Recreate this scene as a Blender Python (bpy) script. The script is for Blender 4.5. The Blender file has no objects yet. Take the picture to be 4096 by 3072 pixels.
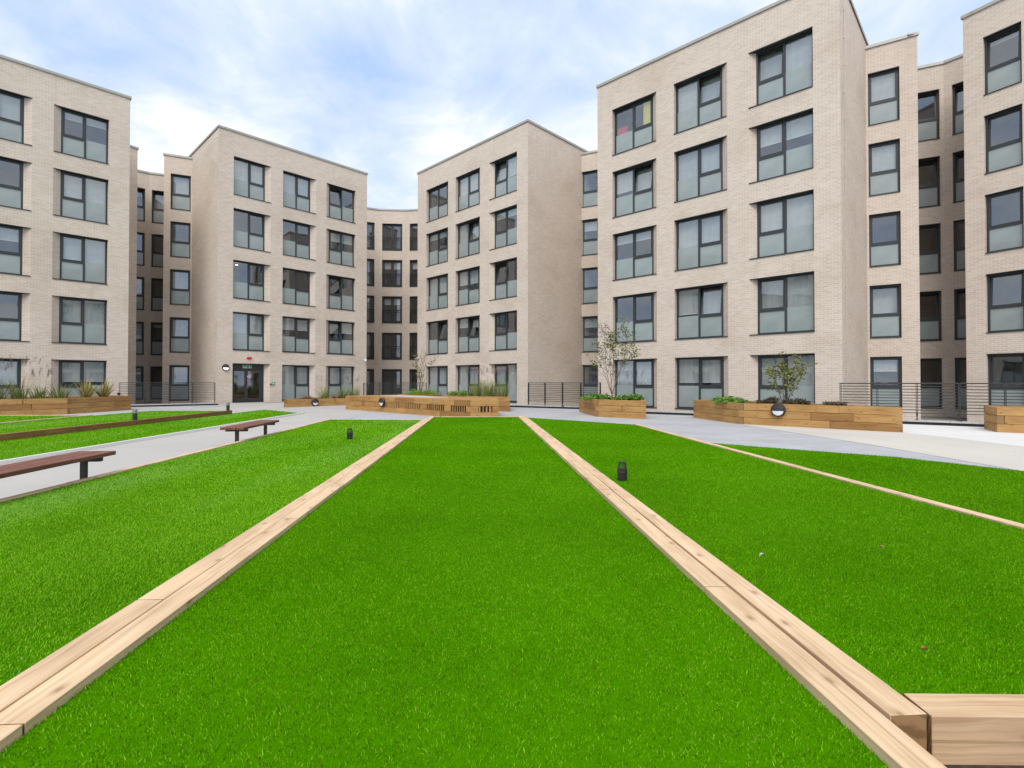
import bpy, math, random
import numpy as np
from mathutils import Vector, Matrix
R = math.radians
random.seed(7); rng = np.random.default_rng(11)
SC = bpy.context.scene; COL = SC.collection

# ---------------------------------------------------------------- camera, sky, sun, exposure
cam = bpy.data.cameras.new('camera'); co = bpy.data.objects.new('camera', cam); COL.objects.link(co)
co.location = (0, 0, 1.2); co.rotation_euler = (R(90.7), 0, 0)
cam.sensor_width = 36; cam.lens = 18.21; cam.shift_y = -0.0081
cam.clip_start = 0.05; cam.clip_end = 2000
SC.camera = co

SUN_EL, SUN_AZ = 50, 190      # compass style: degrees from +Y, clockwise
w = bpy.data.worlds.new('World'); SC.world = w; w.use_nodes = True
nt = w.node_tree; N = nt.nodes; Lk = nt.links; N.clear()
def wn(t, **k):
    n = N.new(t)
    for a, b in k.items(): setattr(n, a, b)
    return n
out = wn('ShaderNodeOutputWorld'); bg = wn('ShaderNodeBackground'); bg.inputs[1].default_value = 0.1
Lk.new(bg.outputs[0], out.inputs[0])
sky = wn('ShaderNodeTexSky', sky_type='NISHITA', sun_disc=False, sun_elevation=R(SUN_EL), sun_rotation=R(SUN_AZ))
tc = wn('ShaderNodeTexCoord')
def wmath(op, a, b=None):
    n = wn('ShaderNodeMath', operation=op)
    for i, v in enumerate((a, b)):
        if v is None: continue
        if isinstance(v, (int, float)): n.inputs[i].default_value = v
        else: Lk.new(v, n.inputs[i])
    return n.outputs[0]
sep = wn('ShaderNodeSeparateXYZ'); Lk.new(tc.outputs['Generated'], sep.inputs[0])
zz = wmath('MAXIMUM', wmath('ADD', sep.outputs[2], 0.25), 0.05)
cmb = wn('ShaderNodeCombineXYZ')
Lk.new(wmath('DIVIDE', sep.outputs[0], zz), cmb.inputs[0]); Lk.new(wmath('DIVIDE', sep.outputs[1], zz), cmb.inputs[1])
n1 = wn('ShaderNodeTexNoise'); n1.inputs['Scale'].default_value = 3.6; n1.inputs['Detail'].default_value = 7
n1.inputs['Roughness'].default_value = 0.58; n1.inputs['Distortion'].default_value = 0.35
mp = wn('ShaderNodeMapping'); mp.inputs['Location'].default_value = (3.7, 1.25, 0.4)
Lk.new(cmb.outputs[0], mp.inputs[0]); Lk.new(mp.outputs[0], n1.inputs['Vector'])
cov = n1.outputs['Fac']
def blob(d, k, amp):          # a thin place in the cloud, in a compass direction
    v = Vector(d).normalized()
    dp = wn('ShaderNodeVectorMath', operation='DOT_PRODUCT'); dp.inputs[1].default_value = v
    nv = wn('ShaderNodeVectorMath', operation='NORMALIZE'); Lk.new(tc.outputs['Generated'], nv.inputs[0]); Lk.new(nv.outputs[0], dp.inputs[0])
    t = wmath('MULTIPLY', wmath('SUBTRACT', dp.outputs['Value'], 1.0), k)
    return wmath('MULTIPLY', wmath('EXPONENT', t), amp)
for d, k, a in (((-.95, 1, .62), 150, -.12), ((-.74, 1, .68), 160, -.20), ((-.62, 1, .82), 160, -.12), ((-.36, 1, .60), 190, -.25), ((-.23, 1, .41), 260, -.12), ((-.30, 1, .52), 200, -.12), ((-.12, 1, .64), 110, -.20),
                ((.12, 1, .72), 80, -.12), ((-.60, 1, .53), 150, .13), ((-.42, 1, .68), 300, .10), ((-.05, 1, .44), 130, .05), ((.06, 1, .56), 200, .06), ((-.48, 1, .34), 120, .05), ((-.1, 1, .28), 60, .12), ((.75, 1, .66), 140, -.13)):
    cov = wmath('ADD', cov, blob(d, k, a))
cov = wmath('ADD', cov, .02)
cr = wn('ShaderNodeValToRGB'); Lk.new(cov, cr.inputs[0])
cr.color_ramp.elements[0].position = 0.17; cr.color_ramp.elements[0].color = (0, 0, 0, 1)
cr.color_ramp.elements[1].position = 0.60; cr.color_ramp.elements[1].color = (1, 1, 1, 1)
# cloud tone: grey underside to bright
cr2 = wn('ShaderNodeValToRGB'); Lk.new(cov, cr2.inputs[0])
cr2.color_ramp.elements[0].position = 0.40; cr2.color_ramp.elements[0].color = (5.5, 5.95, 6.6, 1)
cr2.color_ramp.elements[1].position = 0.70; cr2.color_ramp.elements[1].color = (6.7, 6.75, 6.85, 1)
hs = wn('ShaderNodeMix', data_type='RGBA'); hs.inputs[0].default_value = .85
Lk.new(sky.outputs[0], hs.inputs[6]); hs.inputs[7].default_value = (3.3, 4.4, 6.4, 1)
mx = wn('ShaderNodeMix', data_type='RGBA'); Lk.new(cr.outputs[0], mx.inputs[0])
Lk.new(hs.outputs[2], mx.inputs[6]); Lk.new(cr2.outputs[0], mx.inputs[7]); Lk.new(mx.outputs[2], bg.inputs[0])

sl = bpy.data.lights.new('sun', 'SUN'); so = bpy.data.objects.new('sun', sl); COL.objects.link(so)
sl.energy = 1.5; sl.angle = R(32); sl.color = (1.0, .955, .89)
az = R(SUN_AZ); sd = Vector((math.sin(az) * math.cos(R(SUN_EL)), math.cos(az) * math.cos(R(SUN_EL)), math.sin(R(SUN_EL))))
so.rotation_euler = sd.to_track_quat('Z', 'Y').to_euler()
SC.view_settings.view_transform = 'Standard'; SC.view_settings.look = 'None'
SC.view_settings.exposure = 0.75; SC.view_settings.gamma = 1.0; SC.view_settings.use_curve_mapping = False
SC.cycles.use_denoising = True
SC.cycles.max_bounces = 10; SC.cycles.diffuse_bounces = 7; SC.cycles.transparent_max_bounces = 16
SC.cycles.caustics_reflective = False; SC.cycles.caustics_refractive = False

# ---------------------------------------------------------------- material helpers
class Mat:
    def __init__(s, name):
        s.m = bpy.data.materials.new(name); s.m.use_nodes = True; s.t = s.m.node_tree; s.t.nodes.clear()
        s.o = s.n('ShaderNodeOutputMaterial'); s.p = s.n('ShaderNodeBsdfPrincipled'); s.l(s.p.outputs[0], s.o.inputs[0])
    def n(s, t, **k):
        n = s.t.nodes.new(t)
        for a, b in k.items(): setattr(n, a, b)
        return n
    def l(s, a, b): s.t.links.new(a, b)
    def setp(s, **k):
        for a, b in k.items(): s.p.inputs[a.replace('_', ' ')].default_value = b
    def noise(s, vec, scale, detail=4, rough=.55, dist=0):
        n = s.n('ShaderNodeTexNoise'); n.inputs['Scale'].default_value = scale; n.inputs['Detail'].default_value = detail
        n.inputs['Roughness'].default_value = rough; n.inputs['Distortion'].default_value = dist
        if vec is not None: s.l(vec, n.inputs['Vector'])
        return n.outputs['Fac']
    def ramp(s, fac, stops):
        r = s.n('ShaderNodeValToRGB'); s.l(fac, r.inputs[0]); e = r.color_ramp.elements
        while len(e) < len(stops): e.new(.5)
        for i, (p, c) in enumerate(stops): e[i].position = p; e[i].color = (*c, 1)
        return r.outputs[0]
    def mix(s, f, a, b, mode='MIX'):
        m = s.n('ShaderNodeMix', data_type='RGBA', blend_type=mode)
        for i, v in ((0, f), (6, a), (7, b)):
            if isinstance(v, (int, float)): m.inputs[i].default_value = v
            elif isinstance(v, tuple): m.inputs[i].default_value = (*v, 1)
            else: s.l(v, m.inputs[i])
        return m.outputs[2]
    def math(s, op, a, b=0.):
        m = s.n('ShaderNodeMath', operation=op)
        for i, v in enumerate((a, b)):
            if isinstance(v, (int, float)): m.inputs[i].default_value = v
            else: s.l(v, m.inputs[i])
        return m.outputs[0]
    def coord(s, which='Object'): return s.n('ShaderNodeTexCoord').outputs[which]
    def uv(s): return s.coord('UV')
    def scaled(s, vec, sc, loc=(0, 0, 0)):
        m = s.n('ShaderNodeMapping'); m.inputs['Scale'].default_value = sc; m.inputs['Location'].default_value = loc; s.l(vec, m.inputs[0]); return m.outputs[0]
    def island(s): return s.n('ShaderNodeNewGeometry').outputs['Random Per Island']
    def bump(s, h, strength=.3, dist=.01):
        b = s.n('ShaderNodeBump'); b.inputs['Strength'].default_value = strength; b.inputs['Distance'].default_value = dist
        s.l(h, b.inputs['Height']); s.l(b.outputs[0], s.p.inputs['Normal'])
    def col(s, c):
        if isinstance(c, tuple): s.p.inputs['Base Color'].default_value = (*c, 1)
        else: s.l(c, s.p.inputs['Base Color'])

def plain(name, c, rough=.5, metal=0., var=.12, scale=30):
    m = Mat(name); f = m.noise(m.coord(), scale)
    m.col(m.ramp(f, [(.3, tuple(x * (1 - var) for x in c)), (.7, tuple(min(1, x * (1 + var)) for x in c))]))
    m.setp(Roughness=rough, Metallic=metal); return m.m

def brick_mat():
    m = Mat('buff_brick'); uv = m.uv()
    b = m.n('ShaderNodeTexBrick'); m.l(uv, b.inputs['Vector'])
    b.inputs['Scale'].default_value = 1; b.inputs['Brick Width'].default_value = .225; b.inputs['Row Height'].default_value = .075
    b.inputs['Mortar Size'].default_value = .009; b.inputs['Mortar Smooth'].default_value = .3; b.inputs['Bias'].default_value = 0.0
    b.inputs['Color1'].default_value = (.640, .548, .468, 1); b.inputs['Color2'].default_value = (.545, .458, .385, 1)
    b.inputs['Mortar'].default_value = (.72, .65, .58, 1); b.offset = .5
    big = m.noise(m.scaled(uv, (.35, .5, 1)), 1.0, 5, .6)
    c = m.mix(.75, b.outputs['Color'], m.ramp(big, [(.3, (.85, .82, .79)), (.5, (1, 1, 1)), (.72, (1.07, 1.07, 1.08))]), 'MULTIPLY')
    # pale lime bloom patches that follow the courses, and rain streaks
    pat = m.noise(m.scaled(uv, (.9, 4.2, 1), (5.3, 2.1, 0)), 1.0, 4, .6)
    c = m.mix(m.ramp(pat, [(.60, (0, 0, 0)), (.70, (.38, .38, .38))]), c, (.68, .62, .55))
    st = m.noise(m.scaled(uv, (3.2, .13, 1), (1.3, 7.7, 0)), 1.0, 3, .6)
    c = m.mix(m.ramp(st, [(.60, (0, 0, 0)), (.78, (.26, .26, .26))]), c, (.42, .34, .26))
    m.col(c); m.setp(Roughness=.9)
    m.bump(m.math('ADD', m.math('MULTIPLY', b.outputs['Fac'], -.6), m.math('MULTIPLY', m.noise(m.scaled(uv, (30, 60, 1)), 1.0, 3), .5)), .35, .012)
    return m.m

def wood_mat(name, base, dark, pale, var):
    m = Mat(name); uv = m.uv(); isl = m.island()
    off = m.n('ShaderNodeCombineXYZ'); m.l(m.math('MULTIPLY', isl, 37.), off.inputs[0]); m.l(m.math('MULTIPLY', isl, 91.), off.inputs[1])
    va = m.n('ShaderNodeVectorMath', operation='ADD'); m.l(uv, va.inputs[0]); m.l(off.outputs[0], va.inputs[1]); v = va.outputs[0]
    warp = m.noise(m.scaled(v, (1.2, 3, 1)), 1.0, 3)
    gv = m.n('ShaderNodeVectorMath', operation='MULTIPLY_ADD'); m.l(v, gv.inputs[0]); gv.inputs[1].default_value = (1.3, 62, 1)
    cb = m.n('ShaderNodeCombineXYZ'); m.l(m.math('MULTIPLY', warp, 7.5), cb.inputs[1]); m.l(cb.outputs[0], gv.inputs[2])
    g = m.noise(gv.outputs[0], 1.0, 4, .62)
    c = m.ramp(g, [(.28, dark), (.5, base), (.75, pale)])
    bl = m.noise(m.scaled(v, (1.6, 6, 1), (9, 3, 0)), 1.0, 3)
    c = m.mix(.8, c, m.ramp(bl, [(.3, (.72, .66, .60)), (.55, (1, 1, 1)), (.75, (1.15, 1.15, 1.12))]), 'MULTIPLY')
    vo = m.n('ShaderNodeTexVoronoi', voronoi_dimensions='2D'); vo.inputs['Scale'].default_value = 1.0; m.l(m.scaled(v, (2.6, 5.0, 1)), vo.inputs['Vector'])
    kn = m.ramp(vo.outputs['Distance'], [(.03, (1, 1, 1)), (.06, (.45, .45, .45)), (.13, (0, 0, 0))])
    c = m.mix(m.math('MULTIPLY', kn, .75), c, (dark[0] * .5, dark[1] * .42, dark[2] * .36))
    c = m.mix(1.0, c, m.ramp(isl, [(0, tuple(1 - var * k for k in (.8, 1., 1.2))), (.25, (1, 1, 1)), (.8, (1.04, 1.04, 1.04)), (1., (1 + var * .3,) * 3)]), 'MULTIPLY')
    ck = m.noise(m.scaled(v, (.55, 75, 1), (17, 5, 0)), 1.0, 2, .4)
    c = m.mix(m.ramp(ck, [(.66, (0, 0, 0)), (.72, (.6, .6, .6))]), c, (dark[0] * .55, dark[1] * .5, dark[2] * .45))
    m.col(c); m.setp(Roughness=.75); m.bump(g, .25, .004)
    return m.m

def glass_mat():
    m = Mat('window_glass'); t = m.t; t.nodes.remove(m.p)
    tr = m.n('ShaderNodeBsdfTransparent'); tr.inputs[0].default_value = (.86, .90, .90, 1)
    gl = m.n('ShaderNodeBsdfGlossy'); gl.inputs['Roughness'].default_value = .015; gl.inputs[0].default_value = (.86, .93, 1.0, 1)
    wob = m.noise(m.coord(), .9, 2); b = m.n('ShaderNodeBump'); b.inputs['Strength'].default_value = .06; b.inputs['Distance'].default_value = .05
    m.l(wob, b.inputs['Height']); m.l(b.outputs[0], gl.inputs['Normal'])
    fr = m.n('ShaderNodeFresnel'); fr.inputs[0].default_value = 1.52
    f = m.math('ADD', m.math('MULTIPLY', fr.outputs[0], 1.5), .13)
    bf = m.n('ShaderNodeNewGeometry').outputs['Backfacing']; f = m.math('MULTIPLY', f, m.math('SUBTRACT', 1.0, bf))     # one reflection per sheet of glass
    m.l(m.mix(bf, (.80, .85, .85), (1., 1., 1.)), tr.inputs[0])
    mxs = m.n('ShaderNodeMixShader'); m.l(f, mxs.inputs[0]); m.l(tr.outputs[0], mxs.inputs[1]); m.l(gl.outputs[0], mxs.inputs[2]); m.l(mxs.outputs[0], m.o.inputs[0])
    return m.m

def frost_mat():
    m = Mat('frosted_glass'); f = m.noise(m.coord(), 1.1, 3)
    m.col(m.ramp(f, [(.3, (.235, .285, .285)), (.7, (.315, .37, .37))]))
    m.setp(Roughness=.45, Coat_Weight=1.0, Coat_Roughness=.03, Coat_IOR=1.6); return m.m

def emit_mat(name, c, s):
    m = Mat(name); m.setp(Emission_Strength=s); m.p.inputs['Emission Color'].default_value = (*c, 1); m.col(c); return m.m

def grass_mat(name, cols):
    m = Mat(name); isl = m.island(); g = m.n('ShaderNodeNewGeometry')
    big = m.noise(g.outputs['Position'], .55, 4, .6); fine = m.noise(g.outputs['Position'], 9., 3)
    c = m.ramp(isl, [(0, cols[0]), (.45, cols[1]), (.92, cols[2]), (1, cols[3])])
    c = m.mix(.8, c, m.ramp(m.math('ADD', m.math('MULTIPLY', big, .75), m.math('MULTIPLY', fine, .25)), [(.36, (.78, .83, .78)), (.5, (1, 1, 1)), (.64, (1.18, 1.12, 1.3))]), 'MULTIPLY')
    if 'pale' in name:       # sheen of the brushed nap, painted as a paler streak down the bay
        st = m.noise(m.scaled(g.outputs['Position'], (.75, .10, 1), (2.2, 0, 0)), 1.0, 3, .5); st2 = m.math('MULTIPLY', m.ramp(st, [(.50, (0, 0, 0)), (.66, (1, 1, 1))]), .40)
        c = m.mix(st2, c, (.34, .56, .13))
    d = m.n('ShaderNodeBsdfDiffuse'); m.l(c, d.inputs[0]); m.t.nodes.remove(m.p); m.l(d.outputs[0], m.o.inputs[0]); return m.m

def leaf_mat(name, cols, rough=.55):
    m = Mat(name); isl = m.island()
    m.col(m.ramp(isl, [(i / (len(cols) - 1), c) for i, c in enumerate(cols)])); m.setp(Roughness=rough)
    m.p.inputs['Subsurface Weight'].default_value = 0
    return m.m

def paving_mat(name, a, b, speck, sc=260):
    m = Mat(name); v = m.coord()
    c = m.ramp(m.noise(v, .45, 5, .6), [(.3, a), (.7, b)])
    c = m.mix(m.ramp(m.noise(v, sc, 2), [(.56, (0, 0, 0)), (.68, (.6, .6, .6))]), c, speck)
    c = m.mix(m.ramp(m.noise(m.scaled(v, (1, 1, 1), (31, 7, 0)), 1.7, 4, .7), [(.6, (0, 0, 0)), (.8, (.22, .22, .22))]), c, tuple(x * .6 for x in a))
    m.col(c); m.setp(Roughness=.85); return m.m
def slab_mat():
    m = Mat('grey_slabs'); v = m.coord()
    b = m.n('ShaderNodeTexBrick'); m.l(v, b.inputs['Vector']); b.inputs['Scale'].default_value = 1
    b.inputs['Brick Width'].default_value = .6; b.inputs['Row Height'].default_value = .3; b.inputs['Mortar Size'].default_value = .005
    b.inputs['Color1'].default_value = (.43, .435, .46, 1); b.inputs['Color2'].default_value = (.385, .39, .415, 1); b.inputs['Mortar'].default_value = (.30, .305, .32, 1)
    c = m.mix(.8, b.outputs['Color'], m.ramp(m.noise(v, .8, 6, .65), [(.3, (.85, .85, .87)), (.7, (1.12, 1.12, 1.12))]), 'MULTIPLY')
    m.col(c); m.setp(Roughness=.8); return m.m

def endgrain_mat():
    m = Mat('end_grain'); v = m.coord(); wv = m.n('ShaderNodeTexWave', wave_type='RINGS'); wv.inputs['Scale'].default_value = 22; wv.inputs['Distortion'].default_value = 3; m.l(m.scaled(v, (1, 1, 1), (.1, .2, .31)), wv.inputs['Vector'])
    m.col(m.ramp(wv.outputs['Fac'], [(.2, (.20, .11, .045)), (.8, (.32, .19, .085))])); m.setp(Roughness=.85); return m.m
M = dict(endgrain=endgrain_mat(),
    brick=brick_mat(), metal=plain('anthracite_metal', (.032, .038, .042), .42), coping=plain('coping_metal', (.40, .40, .365), .5, .3),
    roof=plain('roof_felt', (.18, .18, .18), .9), glass=glass_mat(), frost=frost_mat(), blind=plain('blind_fabric', (.56, .56, .56), .85, var=.08, scale=4),
    white=plain('white_paint', (.80, .80, .79), .5, var=.04), room=plain('room_paint', (.27, .24, .21), .9, var=.3, scale=1.2), lamp=emit_mat('lamp_glow', (1, .82, .62), 9.),
    spot=emit_mat('ceiling_lamp_glow', (1, .86, .66), 5.),
    pale=wood_mat('pale_timber', (.64, .465, .295), (.52, .35, .20), (.72, .555, .385), .16),
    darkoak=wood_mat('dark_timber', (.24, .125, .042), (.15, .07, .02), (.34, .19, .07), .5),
    tan=wood_mat('tan_timber', (.56, .385, .235), (.43, .275, .15), (.64, .47, .31), .1),  # pale timber toned down throughout for the shade on its near face
    oak=wood_mat('stained_timber', (.42, .24, .08), (.30, .15, .04), (.52, .32, .12), .38),
    brownwood=wood_mat('brown_slat', (.185, .072, .05), (.12, .042, .03), (.25, .105, .075), .1),
    soil=plain('soil', (.045, .032, .022), .95, var=.5, scale=18), black=plain('black_plastic', (.016, .016, .017), .45), dkmetal=plain('dark_metal', (.028, .026, .028), .45),
    grey=plain('grey_metal', (.30, .30, .29), .45, .4), stone=plain('kerb_stone', (.44, .44, .43), .8, var=.15, scale=8), tar=plain('black_membrane', (.012, .012, .013), .6),
    slab=slab_mat(), whitepave=paving_mat('white_resin_gravel', (.41, .395, .38), (.48, .465, .445), (.25, .24, .23)), beige=paving_mat('beige_resin_gravel', (.50, .475, .435), (.59, .565, .52), (.36, .33, .30)),
    brightpave=paving_mat('bright_membrane', (.62, .62, .62), (.70, .70, .70), (.52, .52, .52)), gravel=paving_mat('grey_gravel', (.2, .2, .2), (.3, .3, .3), (.1, .1, .1), 60),
    ground=plain('distant_ground', (.16, .155, .14), .95), turf=grass_mat('turf_blades', [(.075, .225, .003), (.148, .375, .008), (.205, .45, .013), (.30, .53, .035)]),
    turf2=grass_mat('turf_blades_pale', [(.09, .25, .005), (.170, .395, .014), (.23, .475, .024), (.34, .56, .07)]),
    turfbase=grass_mat('turf_backing', [(.05, .19, 0), (.05, .19, 0), (.05, .19, 0), (.05, .19, 0)]),
    red=plain('red_plastic', (.55, .012, .012), .3), green=plain('sign_green', (0, .22, .085), .45, var=.02), bark=plain('bark', (.17, .13, .11), .9, var=.35, scale=25), bark2=plain('brown_bark', (.10, .065, .04), .9, var=.3, scale=25),
    tealbox=plain('green_plastic', (.03, .32, .22), .4), steel=plain('brushed_steel', (.55, .53, .48), .3, .8), pink=plain('notice_pink', (.75, .42, .55), .5), purple=plain('notice_purple', (.10, .06, .22), .5),
    yellow=plain('yellow_curtain', (.82, .68, .12), .85, var=.1, scale=3), redcloth=plain('red_cloth', (.60, .03, .08), .8, var=.3, scale=6), joint=plain('mastic_joint', (.60, .55, .49), .9),
    diffuser=emit_mat('lit_diffuser', (1, .93, .80), 1.0), opal=plain('opal_diffuser', (.74, .76, .80), .35, var=.03), panel=plain('grey_panel', (.52, .54, .58), .6),
    lf_birch=leaf_mat('birch_leaf', [(.06, .09, .016), (.11, .15, .03), (.18, .19, .04), (.08, .11, .03)]), lf_shrub=leaf_mat('shrub_leaf', [(.08, .14, .02), (.14, .20, .03), (.24, .23, .05), (.17, .12, .03)]),
    lf_cover=leaf_mat('groundcover_leaf', [(.045, .13, .008), (.09, .21, .015), (.16, .32, .03), (.07, .15, .015)]), lf_heath=leaf_mat('heather_leaf', [(.05, .04, .022), (.09, .055, .03), (.05, .075, .025), (.12, .07, .045)]),
    lf_sedum=leaf_mat('sedum_leaf', [(.08, .19, .012), (.13, .29, .02), (.20, .37, .03)]), lf_reed=leaf_mat('reed_blade', [(.08, .14, .02), (.14, .22, .035), (.24, .27, .07), (.36, .28, .11)]),
    lf_phor=leaf_mat('striped_blade', [(.40, .31, .10), (.12, .12, .03), (.50, .42, .16), (.20, .16, .04)]), lf_sedge=leaf_mat('rust_blade', [(.16, .07, .035), (.24, .12, .06), (.12, .08, .03)]),
    plume=leaf_mat('plume_seed', [(.22, .14, .12), (.34, .24, .20), (.45, .36, .30)]), litter=leaf_mat('fallen_leaf', [(.25, .10, .03), (.35, .2, .08)]))

# ---------------------------------------------------------------- mesh helpers
class MB:
    def __init__(s): s.v = []; s.f = []; s.uv = []; s.mi = []
    def face(s, pts, uvs=None, mi=0):
        i = len(s.v); s.v += [tuple(p) for p in pts]; s.f.append(tuple(range(i, i + len(pts))))
        s.uv += list(uvs) if uvs else [(0, 0)] * len(pts); s.mi.append(mi)
    def hexa(s, q, z0, z1, uvo=None, mi=0, ends=None):
        """prism on plan quad q (4 xy points, first edge is the long outer one) from z0 to z1, uv u along first edge"""
        o = uvo or (random.random() * 50, random.random() * 50)
        q = [Vector((p[0], p[1])) for p in q]; L = (q[1] - q[0]).length; W = (q[3] - q[0]).length; Hh = z1 - z0
        b = [(p.x, p.y, z0) for p in q]; t = [(p.x, p.y, z1) for p in q]; i = len(s.v); s.v += b + t
        def fc(ix, uvs): s.f.append(tuple(i + k for k in ix)); s.uv += [(o[0] + a, o[1] + c) for a, c in uvs]; s.mi.append(mi)
        fc((0, 1, 5, 4), [(0, 0), (L, 0), (L, Hh), (0, Hh)]); fc((2, 3, 7, 6), [(L, .5), (0, .5), (0, .5 + Hh), (L, .5 + Hh)])
        fc((4, 5, 6, 7), [(0, Hh), (L, Hh), (L, Hh + W), (0, Hh + W)]); fc((3, 2, 1, 0), [(0, -W), (L, -W), (L, 0), (0, 0)])
        fc((1, 2, 6, 5), [(0, 0), (.0, W), (.03, W), (.03, 0)]); fc((3, 0, 4, 7), [(0, 0), (.0, W), (.03, W), (.03, 0)])
        if ends is not None: s.mi[-1] = s.mi[-2] = ends
    def box(s, x0, x1, y0, y1, z0, z1, mi=0): s.hexa([(x0, y0), (x1, y0), (x1, y1), (x0, y1)], z0, z1, None, mi)
    def tube(s, pts, rad, n=6, mi=0, cap=True):
        pts = [Vector(p) for p in pts]; rad = rad if isinstance(rad, (list, tuple)) else [rad] * len(pts); rings = []; i0 = len(s.v); up = Vector((.13, .21, .97))
        for k, p in enumerate(pts):
            d = (pts[min(k + 1, len(pts) - 1)] - pts[max(k - 1, 0)]).normalized(); a = d.cross(up)
            if a.length < .05: a = d.cross(Vector((1, 0, 0)))
            a.normalize(); b = d.cross(a)
            for j in range(n): t = 2 * math.pi * j / n; s.v.append(tuple(p + (a * math.cos(t) + b * math.sin(t)) * rad[k]))
        for k in range(len(pts) - 1):
            for j in range(n):
                j2 = (j + 1) % n; s.f.append((i0 + k * n + j, i0 + k * n + j2, i0 + (k + 1) * n + j2, i0 + (k + 1) * n + j)); s.uv += [(0, 0)] * 4; s.mi.append(mi)
        if cap:
            s.f.append(tuple(i0 + j for j in range(n))[::-1]); s.uv += [(0, 0)] * n; s.mi.append(mi)
            s.f.append(tuple(i0 + (len(pts) - 1) * n + j for j in range(n))); s.uv += [(0, 0)] * n; s.mi.append(mi)
    def lathe(s, prof, n=24, axis='z', mi=0, c=(0, 0, 0)):
        i0 = len(s.v)
        for r, h in prof:
            for j in range(n):
                t = 2 * math.pi * j / n; a, b = r * math.cos(t), r * math.sin(t)
                s.v.append((c[0] + a, c[1] + b, c[2] + h) if axis == 'z' else (c[0] + a, c[1] + h, c[2] + b))
        for k in range(len(prof) - 1):
            for j in range(n):
                j2 = (j + 1) % n; s.f.append((i0 + k * n + j, i0 + k * n + j2, i0 + (k + 1) * n + j2, i0 + (k + 1) * n + j)); s.uv += [(0, 0)] * 4; s.mi.append(mi)
        for k in (0, len(prof) - 1):
            if prof[k][0] > 1e-4: s.f.append(tuple(i0 + k * n + j for j in range(n))); s.uv += [(0, 0)] * n; s.mi.append(mi)
    def mesh(s, name, mats, smooth=False):
        me = bpy.data.meshes.new(name); me.from_pydata(s.v, [], s.f)
        for m in (mats if isinstance(mats, (list, tuple)) else [mats]): me.materials.append(m)
        ul = me.uv_layers.new(name='UVMap'); ul.data.foreach_set('uv', np.array(s.uv, dtype=np.float32).ravel())
        me.polygons.foreach_set('material_index', s.mi)
        if smooth: me.polygons.foreach_set('use_smooth', [True] * len(s.f))
        me.update(); return me
    def build(s, name, mats, parent=None, smooth=False): return link(name, s.mesh(name, mats, smooth), parent)

def link(name, me, parent=None, loc=None, rz=0):
    o = bpy.data.objects.new(name, me); COL.objects.link(o)
    if parent: o.parent = parent
    if loc: o.location = loc
    o.rotation_euler.z = rz; return o
def tag(o, label, cat, group=None):
    o['label'] = label; o['category'] = cat; o['kind'] = 'thing'
    if group: o['group'] = group
    return o
def thing(name, label, cat, loc=(0, 0, 0), rz=0, group=None): return tag(link(name, None, None, loc, rz), label, cat, group)
def struct(o): o['kind'] = 'structure'; return o
def V2(p): return Vector((p[0], p[1]))

# ---------------------------------------------------------------- the setting: ground and paving
def sheet(name, pts, z, mat):
    m = MB(); m.face([(p[0], p[1], z) for p in pts], [(p[0], p[1]) for p in pts]); return struct(m.build(name, mat))
def slabpoly(name, pts, z0, z1, mat):
    m = MB(); n = len(pts); m.face([(p[0], p[1], z1) for p in pts], [(p[0], p[1]) for p in pts])
    for i in range(n):
        a, b = pts[i], pts[(i + 1) % n]; m.face([(a[0], a[1], z0), (b[0], b[1], z0), (b[0], b[1], z1), (a[0], a[1], z1)])
    return struct(m.build(name, mat))
sheet('ground', [(-500, -500), (500, -500), (500, 500), (-500, 500)], -3.4, M['ground'])
KERB_R = [(-.35, 25.0), (2.95, 22.95), (5.05, 19.6), (6.55, 18.55), (9.7, 15.95), (12.8, 13.65), (16.5, 11.0)]
KERB_L = [(-26.5, 16.6), (-18.4, 24.6), (-15.3, 27.0)]
KERB_D = [(-14.15, 29.75), (-9.2, 33.3)]
deck = [(-30, -14), (22, -14), (20, 8.5)] + KERB_R[::-1] + [(-5.6, 33.4), (-9.2, 33.5), (-14.0, 30.9), (-16.1, 29.0), (-15.1, 27.2)] + KERB_L[::-1][1:] + [(-30, 13.5)]
slabpoly('paving', deck, -.25, 0, M['slab'])
sheet('gravel_strip', [(-34, 12), (24, 6), (24, 30), (9, 36), (-8, 46), (-34, 40)], -.32, M['gravel']).location.z = 0
# white path from the foreground to the door, beige band and bright band on the right: sheets on the deck
sheet('white_path', [(-7.15, -2), (-4.2, -2), (-5.35, 17.0), (-5.75, 21.2), (-6.9, 22.4), (-10.6, 24.3), (-11, 28.6), (-13.2, 31.2), (-15.9, 28.9), (-15.1, 27.2), (-13.9, 25.4), (-13.6, 22.0), (-10.75, 19.2), (-10.7, 22.35), (-7.95, 19.75)], .004, M['whitepave'])
sheet('beige_path', [(6.9, -2), (9.9, -2), (9.45, 11.0), (9.3, 12.4), (9.2, 16.3), (6.4, 18.5), (6.5, 14.0), (6.85, 10.0)], .004, M['beige'])
sheet('bright_path', [(9.9, -2), (17, -2), (16.3, 10.9), (12.75, 13.6), (9.6, 15.9), (9.3, 12.4), (9.45, 11.0)], .0045, M['brightpave'])

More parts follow.
